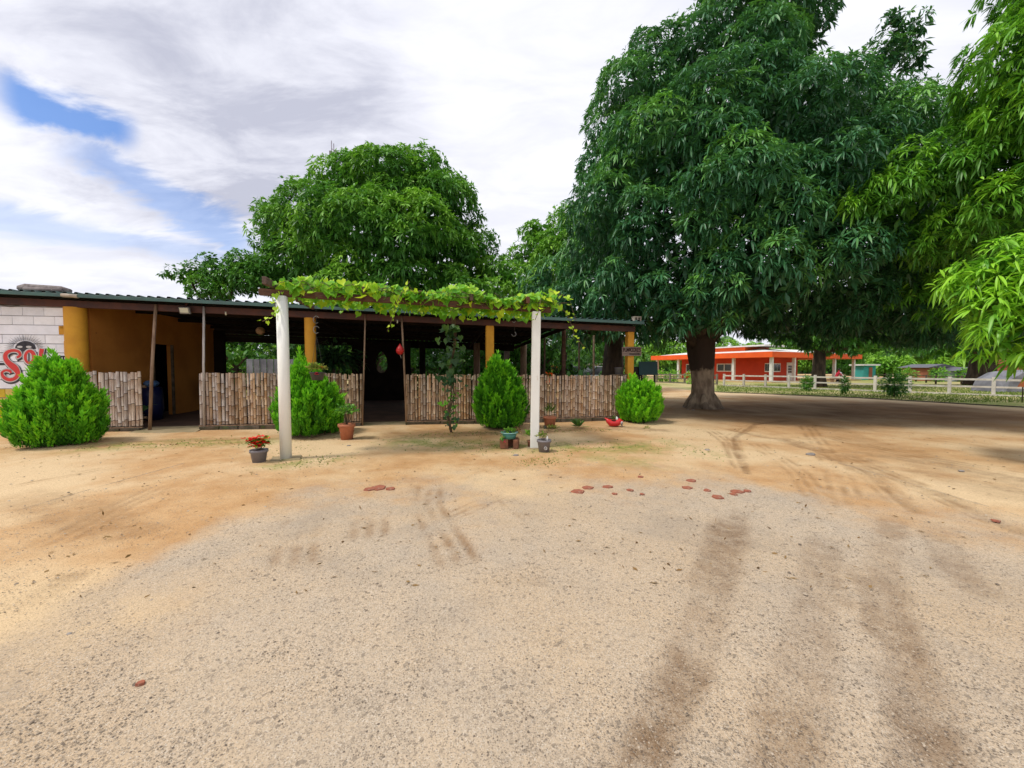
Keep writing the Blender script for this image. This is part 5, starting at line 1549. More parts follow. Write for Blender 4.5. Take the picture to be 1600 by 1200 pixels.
# brightest hanging branch close to the camera
q = Vector((11.0, 6.0, 0))
def trunk_c(tr, b_):
    mb = MB(); mb.tube([b_, b_ + Vector((-.1, 0, 1.6)), b_ + Vector((-.5, 0, 3.4))], [.2, .15, .10], 10, .1, 3); mb.build('trunk', 'bark', tr)
    for k, (px, py) in enumerate(((1570, 430), (1560, 500), (1600, 400))):
        mb = MB(); limb_tube(mb, b_ + Vector((-.3, 0, 2.4 + .2 * k)), P(px, py, 6.0), .05, .015, k + 53); mb.build('limb', 'bark', tr)
L_C = [lob(*q_) for q_ in ((1595, 410, 6, .42), (1560, 445, 6, .38), (1610, 480, 5.8, .5), (1565, 505, 5.9, .38), (1530, 480, 6.1, .26), (1640, 430, 5.8, .6), (1600, 545, 5.8, .32), (1560, 545, 6, .22), (1500, 440, 6.4, .2), (1660, 530, 5.8, .5))]
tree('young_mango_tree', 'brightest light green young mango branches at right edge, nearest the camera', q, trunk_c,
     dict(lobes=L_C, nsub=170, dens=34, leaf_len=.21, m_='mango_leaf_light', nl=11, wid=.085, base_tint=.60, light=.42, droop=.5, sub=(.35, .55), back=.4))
# mango behind the restaurant
q = P(600, 600, 24); q.z = 0
def trunk_simple(r_, h, lobes_, seed):
    def f_(tr, b_):
        mb = MB(); mb.tube([b_, b_ + Vector((0, 0, h * .3)), b_ + Vector((.1, 0, h))], [r_ * 1.35, r_, r_ * .8], 12, .12, seed); mb.build('trunk', 'bark', tr)
        for k, (c_, rr_) in enumerate(lobes_[:4]):
            mb = MB(); limb_tube(mb, b_ + Vector((.05, 0, h * .9)), Vector(c_), r_ * .55, .05, seed + k); mb.build('limb', 'bark', tr)
    return f_
L_D = [lob(*q_) for q_ in ((545, 295, 24, 2.0), (600, 300, 23, 2.2), (655, 285, 24, 2.0), (590, 284, 25, 1.8), (680, 330, 23.5, 2.2), (500, 340, 23.5, 2.2), (455, 375, 23, 2.0), (430, 335, 25, 1.0), (560, 365, 21.5, 2.6), (640, 370, 21.5, 2.4),
                           (470, 430, 22, 1.9), (430, 430, 23, 1.3), (540, 440, 21, 2.0), (620, 445, 21, 2.0), (700, 400, 23, 2.0), (735, 385, 24.5, 1.5), (750, 425, 24, 1.1), (690, 450, 21.5, 1.5), (515, 315, 25, 1.3), (700, 300, 25, 1.3), (645, 262, 25, .9), (565, 272, 25, .7))]
def tint_D(p_): return 0.10 * np.sin(p_[:, 0] * .8 + p_[:, 2] * 1.3) + .05 * np.sin(p_[:, 0] * 2.1)
tree('mango_tree', 'broad rounded mango tree rising behind restaurant roof, left of centre', q, trunk_simple(.45, 3, L_D, 60),
     dict(lobes=L_D, nsub=24, dens=12.0, leaf_len=.34, m_='tree_leaf', nl=10, wid=.13, base_tint=.30, light=.55, droop=.32, tintf=tint_D, sub=(.26, .42), back=.15, hi=False))
# small feathery tree at the far left
q = P(345, 600, 21); q.z = 0
L_E = [lob(*q_) for q_ in ((350, 432, 21, .9), (315, 428, 21, .7), (380, 420, 21.5, .9), (290, 430, 20.5, .5), (265, 425, 20.5, .35), (330, 408, 21, .45), (400, 440, 21, 1.0), (340, 450, 21, 1.0))]
tree('acacia_tree', 'low feathery tree with loose reaching branches behind left part of roof', q, trunk_simple(.2, 4.5, L_E, 80),
     dict(lobes=L_E, nsub=110, dens=22, leaf_len=.22, m_='tree_leaf', nl=10, wid=.16, base_tint=.24, light=.40, droop=.3, sub=(.25, .5), hi=False, inner=.8))
# lighter trees between
q = P(880, 600, 26); q.z = 0
L_F = [lob(*q_) for q_ in ((840, 375, 26, 1.3), (895, 350, 26, 1.5), (925, 345, 26, 1.5), (870, 400, 25, 1.8), (910, 400, 24.5, 1.8), (820, 410, 26, 1.3), (850, 450, 24, 1.6), (950, 400, 26, 1.6), (835, 362, 26, .8))]
tree('leafy_tree', 'fresh green leafy tree between rounded mango and huge dark mango', q, trunk_simple(.25, 4, L_F, 90),
     dict(lobes=L_F, nsub=26, dens=11, leaf_len=.32, m_='tree_leaf', nl=9, wid=.14, base_tint=.48, light=.42, droop=.4, sub=(.25, .45), hi=False))
q = P(790, 600, 23); q.z = 0
L_G = [lob(*q_) for q_ in ((775, 430, 23, 1.2), (800, 440, 22, 1.2), (745, 455, 20, .9), (770, 465, 21, 1.2), (720, 445, 20, .7), (825, 460, 21, 1.0))]
tree('leafy_tree', 'low light green tree just above vine at middle of restaurant roof', q, trunk_simple(.18, 3, L_G, 95),
     dict(lobes=L_G, nsub=40, dens=11, leaf_len=.30, m_='tree_leaf', nl=9, wid=.13, base_tint=.50, light=.40, droop=.4, sub=(.25, .45), hi=False))
# dark mango behind the right end of the restaurant
q = P(957, 600, 18.5); q.z = 0
L_H = [lob(*q_) for q_ in ((935, 430, 16, 1.6), (900, 470, 15.5, 1.3), (975, 440, 15, 1.6), (880, 500, 16, 1.0), (955, 500, 15, 1.3), (1010, 490, 14.5, 1.1), (920, 510, 17, 1.2), (1000, 520, 16, 1.0), (860, 440, 18, 1.2), (950, 370, 17, 1.4), (850, 490, 18, .9), (985, 505, 12.6, .8), (1040, 505, 12.8, .8))]
tree('mango_tree', 'dark mango tree with low drooping foliage behind right end of restaurant', q, trunk_simple(.5, 3.0, L_H, 100),
     dict(lobes=L_H, nsub=28, dens=14, leaf_len=.27, m_='mango_leaf', zmin=2.35, nl=11, wid=.09, base_tint=.22, light=.42, droop=.6, sub=(.26, .42), back=.15))
# two far mangos past the rail fence
for px, Y, w, lab, Ls in ((1278, 30, .42, 'slim-trunked dark tree standing in front of orange house porch', ((1280, 520, 30, 2.6), (1340, 525, 30, 2.4), (1230, 515, 31, 2.0), (1390, 535, 29, 1.8), (1310, 550, 30, 1.0), (1350, 553, 29, 1.0))),
                          (1533, 33, .85, 'thick-trunked dark tree beyond right part of rail fence', ((1530, 530, 32, 2.6), (1590, 535, 32, 2.6), (1480, 535, 33, 2.4), (1640, 530, 33, 2.6), (1430, 545, 34, 1.6), (1560, 555, 31, 1.3), (1500, 560, 31, 1.2)))):
    q = P(px, 600, Y); q.z = 0
    Ls = [lob(*z_) for z_ in Ls]
    tree('shade_tree', lab, q, trunk_simple(w, 3.0, Ls, px),
         dict(lobes=Ls, nsub=14, dens=6.5, leaf_len=.42, m_='tree_leaf', nl=9, wid=.14, base_tint=.28, light=.4, droop=.4, hi=False, zmin=2.7, sub=(.26, .45), back=.3), group='shade trees beyond the rail fence')
# bright trees far behind
far_spec = [(1384, 570, 54, 2.8, .62, 'round pale green tree behind turquoise hut'), (1440, 555, 68, 5.2, .6, 'bright green tree above brick house'), (1490, 555, 72, 5.4, .5, 'mid green tree above grey gabled house'), (1350, 560, 74, 5.4, .35, 'dark green tree behind porch end of orange house'),
            (1060, 560, 66, 4.5, .45, 'green tree seen through left porch of orange house'), (1000, 570, 70, 4.6, .6, 'light green tree left of orange house behind teal board'), (1560, 560, 70, 5.2, .5, 'green tree at far right above grey tarp'), (1630, 560, 66, 5.2, .5, 'green tree beyond right frame edge above tarp'),
            (1240, 562, 75, 5.2, .6, 'light green treetop just above white roof of orange house'), (1150, 560, 80, 5.2, .5, 'treetop behind the upper roof of orange house')]
for i, (px, py, Y, r_, tv, lab) in enumerate(far_spec):
    q = P(px, 600, Y); q.z = 0
    lobes_ = [((q.x + rnd.uniform(-1.2, 1.2) * r_ * .6, q.y + rnd.uniform(-1, 1), r_ * rnd.uniform(.45, 1.0)), r_ * rnd.uniform(.42, .62)) for _ in range(6)]
    if i in (0, 1, 3): lobes_.append(((q.x, q.y - 1, 1.6), r_ * .6))
    tree('background_tree', lab, q, trunk_simple(.25, 2, lobes_, 200 + i), dict(lobes=lobes_, nsub=14, dens=5.5, leaf_len=.50, m_='tree_leaf', nl=8, wid=.16, base_tint=tv, light=.4, droop=.3, hi=False, sub=(.3, .5), inner=.8), group='trees far beyond the rail fence')
# garden trees seen through the open shed; tints carry their sun and shade
gd = [(340, 27, 3.6, .45, 'large green tree behind rear wall, right of low feathery tree'), (420, 28, 3.8, .15, 'dark tree behind sheet-metal fence'), (495, 27, 3.6, .12, 'shaded tree behind hanging bowl as seen through shed'), (565, 28, 3.8, .15, 'dark tree right behind thin pole of central doorway'), (640, 28, 3.8, .2, 'dark tree behind red hanging ornament'), (720, 30, 4.0, .25, 'tall dark tree right behind climbing vine'), (790, 30, 3.8, .3, 'shaded tree behind tall pointed thuja tip'), (845, 26, 3.2, .3, 'dark tree between squared white post and capped post'), (905, 38, 4.4, .4, 'broad green tree far behind dark parked car'), (950, 42, 3.4, .5, 'green tree far behind corner column'),
      (368, 23, 2.0, .7, 'yellow-green bush seen through gap right of left doorway'), (455, 26, 2.6, .2, 'dark tree seen through shed behind white post'), (530, 25, 2.8, .15, 'dark tree seen through shed left of central doorway'), (600, 24, 2.6, .65, 'sunlit bush seen through oval opening of central doorway'), (665, 25, 2.4, .35, 'green tree seen through shed right of central doorway'),
      (690, 34, 3.0, .8, 'bright sunlit bush seen behind climbing vine'), (745, 27, 2.6, .3, 'tree seen through shed left of pointed thuja'), (815, 26, 2.3, .45, 'green tree seen behind squared white post'), (865, 30, 2.4, .6, 'light green tree seen above orange roof through shed end'), (925, 34, 2.8, .55, 'green tree behind white kiosk seen through shed end'),
      (635, 22, 1.5, .2, 'dark palm-like shrub right of central doorway'), (968, 24, 1.6, .45, 'green shrub behind grey bucket')]
for i, (px, Y, r_, tv, lab) in enumerate(gd):
    q = P(px, 600, Y); q.z = 0
    lobes_ = [((q.x + rnd.uniform(-1, 1) * r_ * .7, q.y + rnd.uniform(-1, 1), r_ * rnd.uniform(.4, 1.25)), r_ * rnd.uniform(.38, .55)) for _ in range(6)]
    tree('garden_tree', lab, q, trunk_simple(.14, 1.6, lobes_, 300 + i), dict(lobes=lobes_, nsub=16, dens=7.0, leaf_len=.30, m_='tree_leaf', nl=8, wid=.15, base_tint=tv * .7, light=.35, droop=.4, hi=False, sub=(.3, .5), inner=.6), group='trees and bushes seen through the open shed')
# shrubs in front of the rail fence
for px, py, r_, h, lab, tv in ((1260, 611, .36, .95, 'two-tiered green shrub before rail fence, left of the other two', .5), (1320, 616, .22, .95, 'thin sparse sapling before rail fence between two shrubs', .3), (1397, 620, .62, 1.15, 'dark bushy shrub before rail fence, right of the thin sapling', .25)):
    q = G(px, py)
    sh = thing('shrub', q, lab, 'shrub')
    MB().tube([q, q + Vector((0, 0, h * .8))], .02, 6).build('stem', 'bark', sh)
    sprig_leaves(sh, q + Vector((0, 0, h * .55)), int(900 * r_ / .4), r_, h * .52, .15, .2, 'tree_leaf', tv, .2, 'foliage', .3, False, True)
for i, (px, py) in enumerate(((1033, 597), (1052, 597), (1085, 600))):
    q = G(px, py)
    sh = thing('shrub', q, ('yellow-green shrub behind grey rail fence left of big trunk, leftmost of three', 'yellow-green shrub behind grey rail fence, middle of three', 'small pale shrub at grey rail fence touching big trunk edge')[i], 'shrub')
    MB().tube([q, q + Vector((0, 0, .9))], .02, 6).build('stem', 'bark', sh)
    sprig_leaves(sh, q + Vector((0, 0, .6)), 420, .85, .75, .26, .2, 'tree_leaf', .9, .2, 'foliage', .3, False, True)
for i, (px, Y) in enumerate(((1418, 43), (1467, 42), (1507, 42))):
    q = gp2_(px, Y)
    sh = thing('shrub', q, ('bright green bush at left corner of brick house', 'bright green bush between brick house and gabled shed', 'bright green bush right of gabled shed')[i], 'shrub')
    MB().tube([q, q + Vector((0, 0, .9))], .03, 6).build('stem', 'bark', sh)
    sprig_leaves(sh, q + Vector((0, 0, .75)), 520, .85, .8, .28, .2, 'tree_leaf', .75, .2, 'foliage', .3, False, True)
# far treeline closing the horizon
rngT = np.random.default_rng(5)
n = 9000
xx = rngT.uniform(-190, 190, n); yy = 100 + rngT.uniform(-5, 5, n) + 0 * xx
hh_ = 5.0 + 2.2 * np.sin(xx * .11) + 1.3 * np.sin(xx * .37 + 1) + .8 * np.sin(xx * .9)
zz = hh_ * rngT.random(n) ** .7
V, T, tt = rosettes(np.stack([xx, yy, zz], 1), unit(np.stack([rngT.normal(size=n) * .4, -np.ones(n), rngT.random(n)], 1)), 7, np.full(n, 1.3), .22, np.clip(.2 + zz * .05 + .15 * np.sin(xx * .5), 0, 1), .3, False)
o = place('treeline', np_mesh('treeline', V, T, tt, 'tree_leaf'), (0, 0, 0)); o['kind'] = 'stuff'; tag(o, 'distant belt of green trees closing the horizon', 'trees')

# ------------------------------------------------------------------ lawn, kerb, rail fences
n = 26000
px_ = rng.uniform(1120, 1640, n); 
Yr = rng.uniform(16.5, 34, n)
X_ = (px_ - 800) / 620 * Yr
ly_ = np.interp(X_, lx[od], ly[od], left=1e9)
k = (Yr > ly_ + .1)
bp_ = np.stack([X_, Yr, np.zeros(n)], 1)[k]
d_ = unit(np.stack([rng.normal(scale=.4, size=k.sum()), rng.normal(scale=.4, size=k.sum()), np.ones(k.sum())], 1))
V, T, tt = leaf_arrays(bp_, d_, rng.uniform(.05, .14, k.sum()), rng.uniform(.01, .02, k.sum()), np.full(k.sum(), .2), np.clip(rng.normal(.45, .25, k.sum()), 0, 1), False)
o = place('grass', np_mesh('grass', V, T, tt, 'grass_blade'), (0, 0, 0)); tag(o, 'patchy yellow-green grass on lawn round the rail fence', 'grass', kind='stuff')
# sparse tufts near the restaurant
gp_ = []
for pts, w, nn in (([(640, 690), (760, 695), (880, 702), (1010, 700)], .35, 900), ([(150, 700), (300, 692), (400, 692)], .3, 420), ([(820, 720), (870, 722)], .15, 200), ([(440, 730), (520, 716)], .2, 240), ([(640, 680), (800, 676), (960, 672)], .15, 500), ([(1040, 690), (1110, 712)], .3, 140), ([(440, 705), (470, 700)], .2, 60)):
    g = [G(*q) for q in pts]
    for _ in range(nn):
        i = rnd.randrange(len(g) - 1); u = rnd.random(); a = g[i].lerp(g[i + 1], u)
        x, y = a.x + rnd.gauss(0, w), a.y + rnd.gauss(0, w)
        if y < 10.9 + .16 * (x - 3): gp_.append((x, y, gz(x, y) - .005))
gp_ = np.array(gp_); k = len(gp_)
d_ = unit(np.stack([rng.normal(scale=.8, size=k), rng.normal(scale=.8, size=k), np.full(k, .7)], 1))
V, T, tt = leaf_arrays(gp_, d_, rng.uniform(.02, .06, k), rng.uniform(.005, .012, k), np.full(k, .3), np.clip(rng.normal(.5, .3, k), 0, 1), False)
o = place('weeds', np_mesh('weeds', V, T, tt, 'grass_blade'), (0, 0, 0)); tag(o, 'tiny sparse weeds on dirt before the restaurant', 'weeds', kind='stuff')
kp = [g + Vector((0, 0, .015)) for g in LAWN]
mb = MB(); mb.tube(kp, .03, 6); o = mb.build('kerb', 'moss_stone', at=kp[0]); o['kind'] = 'structure'

def rail_fence(p0, p1, nposts, hgt, mt, label, extra=0, post=.13, rails=((.86, .10), (.47, .09)), ground_rail=True, grp=None):
    fz = thing('rail_fence', p0, label, 'fence', grp)
    d_ = (p1 - p0) / (nposts - 1)
    ang = math.atan2(d_.y, d_.x)
    mp_ = MB(); mp_.box((0, 0, hgt / 2 - .04), (post, post, hgt + .08)); mpo = mp_.build('post', mt, mesh_only=True)
    mp_ = MB(); mp_.box((0, 0, 0), (d_.length - post * .2, .05, .09)); mra = mp_.build('rail', mt, mesh_only=True)
    for i in range(nposts + extra):
        q = p0 + d_ * i
        place('post', mpo, q, fz, rot=(rnd.uniform(-.01, .01), rnd.uniform(-.015, .015), ang))
        if i < nposts + extra - 1:
            for z_, h_ in rails:
                place('rail', mra, q + d_ / 2 + Vector((0, 0, z_ * hgt + rnd.uniform(-.01, .01))) + Vector((0, -.002, 0)), fz, rot=(0, 0, ang), scale=(1, 1, h_ / .09))
            if ground_rail: place('rail', mra, q + d_ / 2 + Vector((0, 0, .05)), fz, rot=(0, 0, ang))
    return fz
fp0, fp1 = G(1131, 603), G(1552, 619)
rail_fence(fp0, fp1, 10, .98, 'fence_white', 'long off-white concrete rail fence in front of lawn and orange house', 3)
fp2 = G(1026, 597.5)
rail_fence(fp2 + (fp2 - G(1120, 601)) * .25, G(1120, 601), 6, .95, 'fence_grey', 'weathered grey rail fence left of the big mango trunk', 0, .14)
# dark posts of the inner paddock
for i, (px, py) in enumerate(((1415, 594), (1431, 596), (1447, 598), (1462, 600), (1502, 600), (1346, 592), (1365, 593), (1385, 594))):
    q = G(px, py)
    tag(MB().tube([q, q + Vector((rnd.uniform(-.05, .05), 0, .78))], .07, 6).build('paddock_post', 'bark', at=q), 'short dark wooden paddock post behind off-white rail fence, ' + ('left one of four before brick house', 'second from left before brick house', 'third from left before brick house', 'right one of four before brick house', 'alone before grey-blue shed', 'nearest below turquoise hut', 'just right of turquoise hut', 'half hidden by dark bushy shrub')[i], 'post', 'dark paddock posts on the lawn')
a, b = G(1340, 592), G(1505, 600)
tag(MB().tube([a + Vector((0, 0, .66)), b + Vector((0, 0, .66))], .04, 6).build('paddock_rail', 'bark', at=a), 'dark horizontal paddock rail behind off-white fence', 'rail')

# ------------------------------------------------------------------ orange house
def gp2(px, Y): 
    q = P(px, 590, Y); q.z = 0; return q
A0, A1, A2 = gp2(1027, 53), gp2(1205, 39.0), gp2(1333, 47)
house = thing('orange_house', A1, 'low orange house with flat roof, white columns and open porches', 'house')
def hb_box(p0, p1, z0, z1, th, mt, nm, par=house, bevel=0):
    return MB().bar(p0 + Vector((0, 0, (z0 + z1) / 2)), p1 + Vector((0, 0, (z0 + z1) / 2)), th, z1 - z0).build(nm, mt, par)
dA = (A1 - A0).normalized(); dB = (A2 - A1).normalized()
nA_ = Vector((-dA.y, dA.x, 0)); nB_ = Vector((-dB.y, dB.x, 0))
if nA_.y < 0: nA_ = -nA_
if nB_.y < 0: nB_ = -nB_
CH = 2.52
# porch slab roof as polygon
back0, back1 = A0 + nA_ * 11, A2 + nB_ * 9
out0 = A0 - dA * .7 - nA_ * .5; out1 = A1 - nA_ * .55 - nB_ * .4; out2 = A2 + dB * .8 - nB_ * .5
poly = [out0, out1, out2, back1, back0]
mb = MB()
vs = [v + Vector((0, 0, CH)) for v in poly] + [v + Vector((0, 0, CH + .55)) for v in poly]
fs = [tuple(range(4, -1, -1)), tuple(range(5, 10))] + [(i, (i + 1) % 5, 5 + (i + 1) % 5, 5 + i) for i in range(5)]
mb.add(vs, fs); mb.build('roof', 'house_orange', house)
mb = MB(); cen = sum(poly, Vector()) / 5
vs = [v.lerp(cen, .06) + Vector((0, 0, CH + .552)) for v in poly] + [v.lerp(cen, .55) + Vector((0, 0, CH + 1.15)) for v in poly]
mb.add(vs, fs); mb.build('roof_terrace', 'white_paint', house)
ub = P(1150, 546, 47); ub.z = 0
hb_box(ub - dA * 3.2, ub + dA * 2.6, CH + .5, CH + 1.25, 4.0, 'house_orange', 'upper_storey')
hb_box(ub - dA * 1.5, ub + dA * 5.0, CH + 1.25, CH + 1.40, 4.6, 'white_paint', 'upper_roof')
# columns
for px in (1027, 1060, 1098, 1131 + 15, 1176, 1205):
    u = None
    # point on line A0-A1 at px
    k_ = (px - 800) / 620
    u = (k_ * A0.y - A0.x) / ((A1.x - A0.x) - k_ * (A1.y - A0.y)); q = A0.lerp(A1, min(1, max(0, u)))
    if px in (1176, 1098): continue
    MB().box(q + Vector((0, 0, CH / 2)), (.26, .26, CH), math.atan2(dA.y, dA.x)).build('column', 'white_paint', house)
for px in (1240, 1272, 1303, 1333):
    k_ = (px - 800) / 620
    u = (k_ * A1.y - A1.x) / ((A2.x - A1.x) - k_ * (A2.y - A1.y)); q = A1.lerp(A2, min(1, max(0, u)))
    MB().box(q + Vector((0, 0, CH / 2)), (.26, .26, CH), math.atan2(dB.y, dB.x)).build('column', 'white_paint', house)
# walls set back
wA0 = A0.lerp(A1, .20) + nA_ * 1.2; wA1 = A1 + nA_ * 1.4 + nB_ * 1.2
def wall_line(p0, p1, nm): hb_box(p0, p1, 0, CH, .2, 'house_wall', nm)
wall_line(wA0, wA1, 'wall')
wB1 = A1.lerp(A2, .46) + nB_ * 1.6
wall_line(wA1 + nB_ * .0, wB1, 'wall')
hb_box(wB1, wB1 + nB_ * 6, 0, CH, .2, 'cream', 'side_wall')
hb_box(wA0, wA0 + nA_ * 6, 0, CH, .2, 'house_wall', 'side_wall')
def on_line(px, p0, p1):
    k_ = (px - 800) / 620
    u = (k_ * p0.y - p0.x) / ((p1.x - p0.x) - k_ * (p1.y - p0.y)); return p0.lerp(p1, u)
def window(px0, px1, z0, z1, p0, p1, nrm, nm='window', pane='glass_dark'):
    a, b = on_line(px0, p0, p1) - nrm * .12, on_line(px1, p0, p1) - nrm * .12
    wf = MB().bar(a + Vector((0, 0, (z0 + z1) / 2)), b + Vector((0, 0, (z0 + z1) / 2)), .06, z1 - z0).build(nm, 'white_paint', house)
    d_ = (b - a)
    if nm == 'window':
        for u0, u1 in ((.07, .47), (.53, .93)):
            MB().bar(a + d_ * u0 - nrm * .04 + Vector((0, 0, (z0 + z1) / 2)), a + d_ * u1 - nrm * .04 + Vector((0, 0, (z0 + z1) / 2)), .02, (z1 - z0) * .78).build('pane', pane, wf)
    else:
        for r_ in range(3):
            for u0, u1 in ((.22, .46), (.54, .78)):
                zz_ = z0 + (z1 - z0) * (.50 + .14 * r_)
                MB().bar(a + d_ * u0 - nrm * .04 + Vector((0, 0, zz_)), a + d_ * u1 - nrm * .04 + Vector((0, 0, zz_)), .02, .22).build('pane', pane, wf)
window(1121, 1145, 1.05, 1.95, wA0, wA1, nA_)
window(1196, 1204, 1.05, 1.95, wA0, wA1, nA_)
window(1206, 1217, 1.05, 1.95, wA1, wB1, nB_)
window(1227, 1236, .05, 2.05, wA1, wB1, nB_, 'door')
window(1073, 1086, .9, 1.95, wA0, wA1, nA_)
mb = MB(); pts_ = [out0, out1, out2, back1, back0]
mb.add([v + Vector((0, 0, -.05)) for v in pts_] + [v + Vector((0, 0, .12)) for v in pts_], fs); mb.build('porch_floor', 'cream', house)
# other buildings
def hut(c_, w, d_, h, roof_h, wm, rm, name, label, gable=True, openings=(), cat='house'):
    hh2 = thing(name, c_, label, cat)
    MB().box(c_ + Vector((0, 0, h / 2)), (w, d_, h)).build('wall', wm, hh2)
    mb = MB(); x, y = w / 2 + .3, d_ / 2 + .3
    if gable: mb.add([c_ + Vector(v) for v in ((-x, -y, h), (x, -y, h), (x, y, h), (-x, y, h), (0, -y, h + roof_h), (0, y, h + roof_h))], [(0, 1, 4), (2, 3, 5), (0, 4, 5, 3), (1, 2, 5, 4), (0, 3, 2, 1)])
    else: mb.box(c_ + Vector((0, 0, h + roof_h / 2)), (w + .6, d_ + .6, roof_h))
    mb.build('roof', rm, hh2)
    for (ox, oz, ow, oh, om, on) in openings:
        MB().box(c_ + Vector((ox, -d_ / 2 - .02, oz)), (ow, .08, oh)).build(on, om, hh2)
    return hh2
hut(gp2(1448, 46), 3.0, 3, 1.5, .4, 'brick_house', 'roof_under', 'brick_house', 'small brick house with pale pillar beyond the lawn', True, ((-.75, .85, .8, .9, 'glass_dark', 'window'), (.95, .7, .6, 1.2, 'glass_dark', 'door'), (.3, .8, .3, 1.6, 'white_paint', 'pillar')))
hut(gp2(1488, 44), 2.3, 3, 1.15, .4, 'plaster_blue', 'roof_under', 'gabled_house', 'grey-blue gabled shed beyond the lawn, right of brick house', True, ((.9, .55, .18, 1.1, 'white_paint', 'pillar'),))
hut(gp2(1350, 50), 1.5, 1.5, 1.75, .18, 'turquoise', 'white_paint', 'turquoise_hut', 'turquoise hut with white flat roof past porch end', False, ((.1, .8, .4, 1.5, 'brick_house', 'door'),), 'hut')
hut(gp2(1268, 105), 22, 8, 5.8, .9, 'sheet_metal', 'haze_blue', 'hill_box', 'far warehouse box standing in for hazy blue mountain above orange house', False, (), 'backdrop')  # made-up box in place of a hazy far mountain
hut(gp2(1600, 50), 5, 3, 2.0, .5, 'brick_house', 'brick_house', 'brick_house', 'low brick building behind grey tarp at right edge', False)
hut(gp2(875, 38), 3.2, 3, 1.55, .35, 'house_orange', 'house_orange', 'orange_hut', 'small orange hut seen through right end of shed', True, (), 'hut')
# white kiosk frame seen through shed end
q = gp2(925, 33)
ks = thing('kiosk', q, 'white kiosk with framed window seen beyond bamboo fence', 'kiosk')
MB().box(q + Vector((0, .6, .85)), (1.2, 1.0, 1.7)).build('wall', 'plaster_blue', ks)
for dx in (-.55, .55): MB().box(q + Vector((dx, .05, 1.35)), (.07, .06, .66)).build('window_frame', 'white_paint', ks)
for dz in (1.05, 1.66): MB().box(q + Vector((0, .05, dz)), (1.17, .06, .07)).build('window_frame', 'white_paint', ks)
MB().box(q + Vector((0, .09, 1.35)), (1.0, .03, .55)).build('pane', 'glass_dark', ks)
MB().box(q + Vector((.2, .5, 1.78)), (2.2, 1.5, .08)).build('roof', 'white_paint', ks)

# cars seen through the shed
def car(c_, rz, body, label, s_=1.0):
    cr = thing('parked_car', c_, label, 'car', 'cars parked behind the restaurant')
    mt = Matrix.Rotation(rz, 3, 'Z')
    W = .85
    low = [(-2.1, .35), (-2.15, .75), (-1.9, .95), (-.9, 1.02), (1.0, 1.0), (1.9, .88), (2.15, .70), (2.12, .35)]
    top_ = [(-1.5, 1.0), (-1.05, 1.52), (.35, 1.54), (1.05, 1.0)]
    def pr(prof, w0, w1, nm, m_):
        mb = MB(); k = len(prof)
        zmin_, zmax_ = min(z for _, z in prof), max(z for _, z in prof)
        vs = []
        for sgn in (-1, 1):
            for x, z in prof:
                w = w0 + (w1 - w0) * (z - zmin_) / (zmax_ - zmin_)
                vs.append(Vector(c_) + mt @ Vector((x * s_, sgn * w * s_, z * s_)))
        fs = [tuple(range(k)), tuple(range(2 * k - 1, k - 1, -1))] + [(i, k + i, k + (i + 1) % k, (i + 1) % k) for i in range(k)]
        mb.add(vs, fs); return mb.build(nm, m_, cr, bevel=.04)
    pr(low, W, W * .95, 'body', body)
    pr(top_, W * .93, W * .72, 'window_band', 'glass_dark')
    pr([(-1.15, 1.50), (-.95, 1.57), (.3, 1.58), (.42, 1.52)], W * .76, W * .70, 'roof', body)
    for x in (-1.3, 1.35):
        for sgn in (-1, 1):
            q0 = Vector(c_) + mt @ Vector((x * s_, sgn * (W - .12) * s_, .32 * s_)); q1 = Vector(c_) + mt @ Vector((x * s_, sgn * (W + .06) * s_, .32 * s_))
            w_ = MB().tube([q0, q1], .32 * s_, 16).build('wheel', 'tyre', cr)
            MB().tube([q1, q1 + (q1 - q0).normalized() * .02], .18 * s_, 12).build('rim', 'metal_grey', w_)
    return cr
car(gp2(932, 27), R(200), 'car_white', 'white parked car with sloping windscreen seen beyond bamboo fence')
car(gp2(890, 29), R(95), 'car_dark', 'dark parked car seen between posts at open end of shed')
car(gp2(700, 36), R(10), 'car_white', 'white parked car seen far behind climbing vine')

# sheet-metal fence behind the left of the shed
a, b = gp2(385, 22), gp2(470, 22.5)
mf = thing('sheet_fence', a, 'grey corrugated sheet-metal fence seen through shed behind white post', 'fence')
nsh = 8
for i in range(nsh):
    q = a.lerp(b, (i + .5) / nsh); w = (b - a).length / nsh
    mb = MB(); kx = []
    for j in range(9): kx.append((j / 8 - .5, .03 * (j % 2)))
    vs = [q + Vector((x * w * .98, y, z)) for z in (0, 1.95) for x, y in kx]
    mb.add(vs, [(j, j + 1, 9 + j + 1, 9 + j) for j in range(8)]); mb.build('sheet', 'sheet_metal', mf)
# tarp covered pile at right edge
q = P(1590, 600, 24.5); q.z = 0
tc_ = thing('covered_vehicle', q, 'low vehicle under grey tarpaulin behind fence at right edge', 'vehicle')
mb = MB()
prof = [(-2.0, 0), (-1.7, .8), (-.9, 1.25), (.2, 1.32), (1.8, 1.28), (2.3, .9), (2.4, 0)]
vs = []
for yy_, sc_ in ((-.9, .93), (-.5, 1.0), (.5, 1.0), (.9, .92)):
    for x, z in prof: vs.append(q + Vector((x * sc_ + rnd.uniform(-.05, .05), yy_, z * sc_ + rnd.uniform(-.03, .03))))
kp_ = len(prof)
fs = [(j * kp_ + i, j * kp_ + i + 1, (j + 1) * kp_ + i + 1, (j + 1) * kp_ + i) for j in range(3) for i in range(kp_ - 1)] + [tuple(range(kp_)), tuple(range(4 * kp_ - 1, 3 * kp_ - 1, -1))]
mb.add(vs, fs, False); mb.build('tarpaulin', 'tarp', tc_)
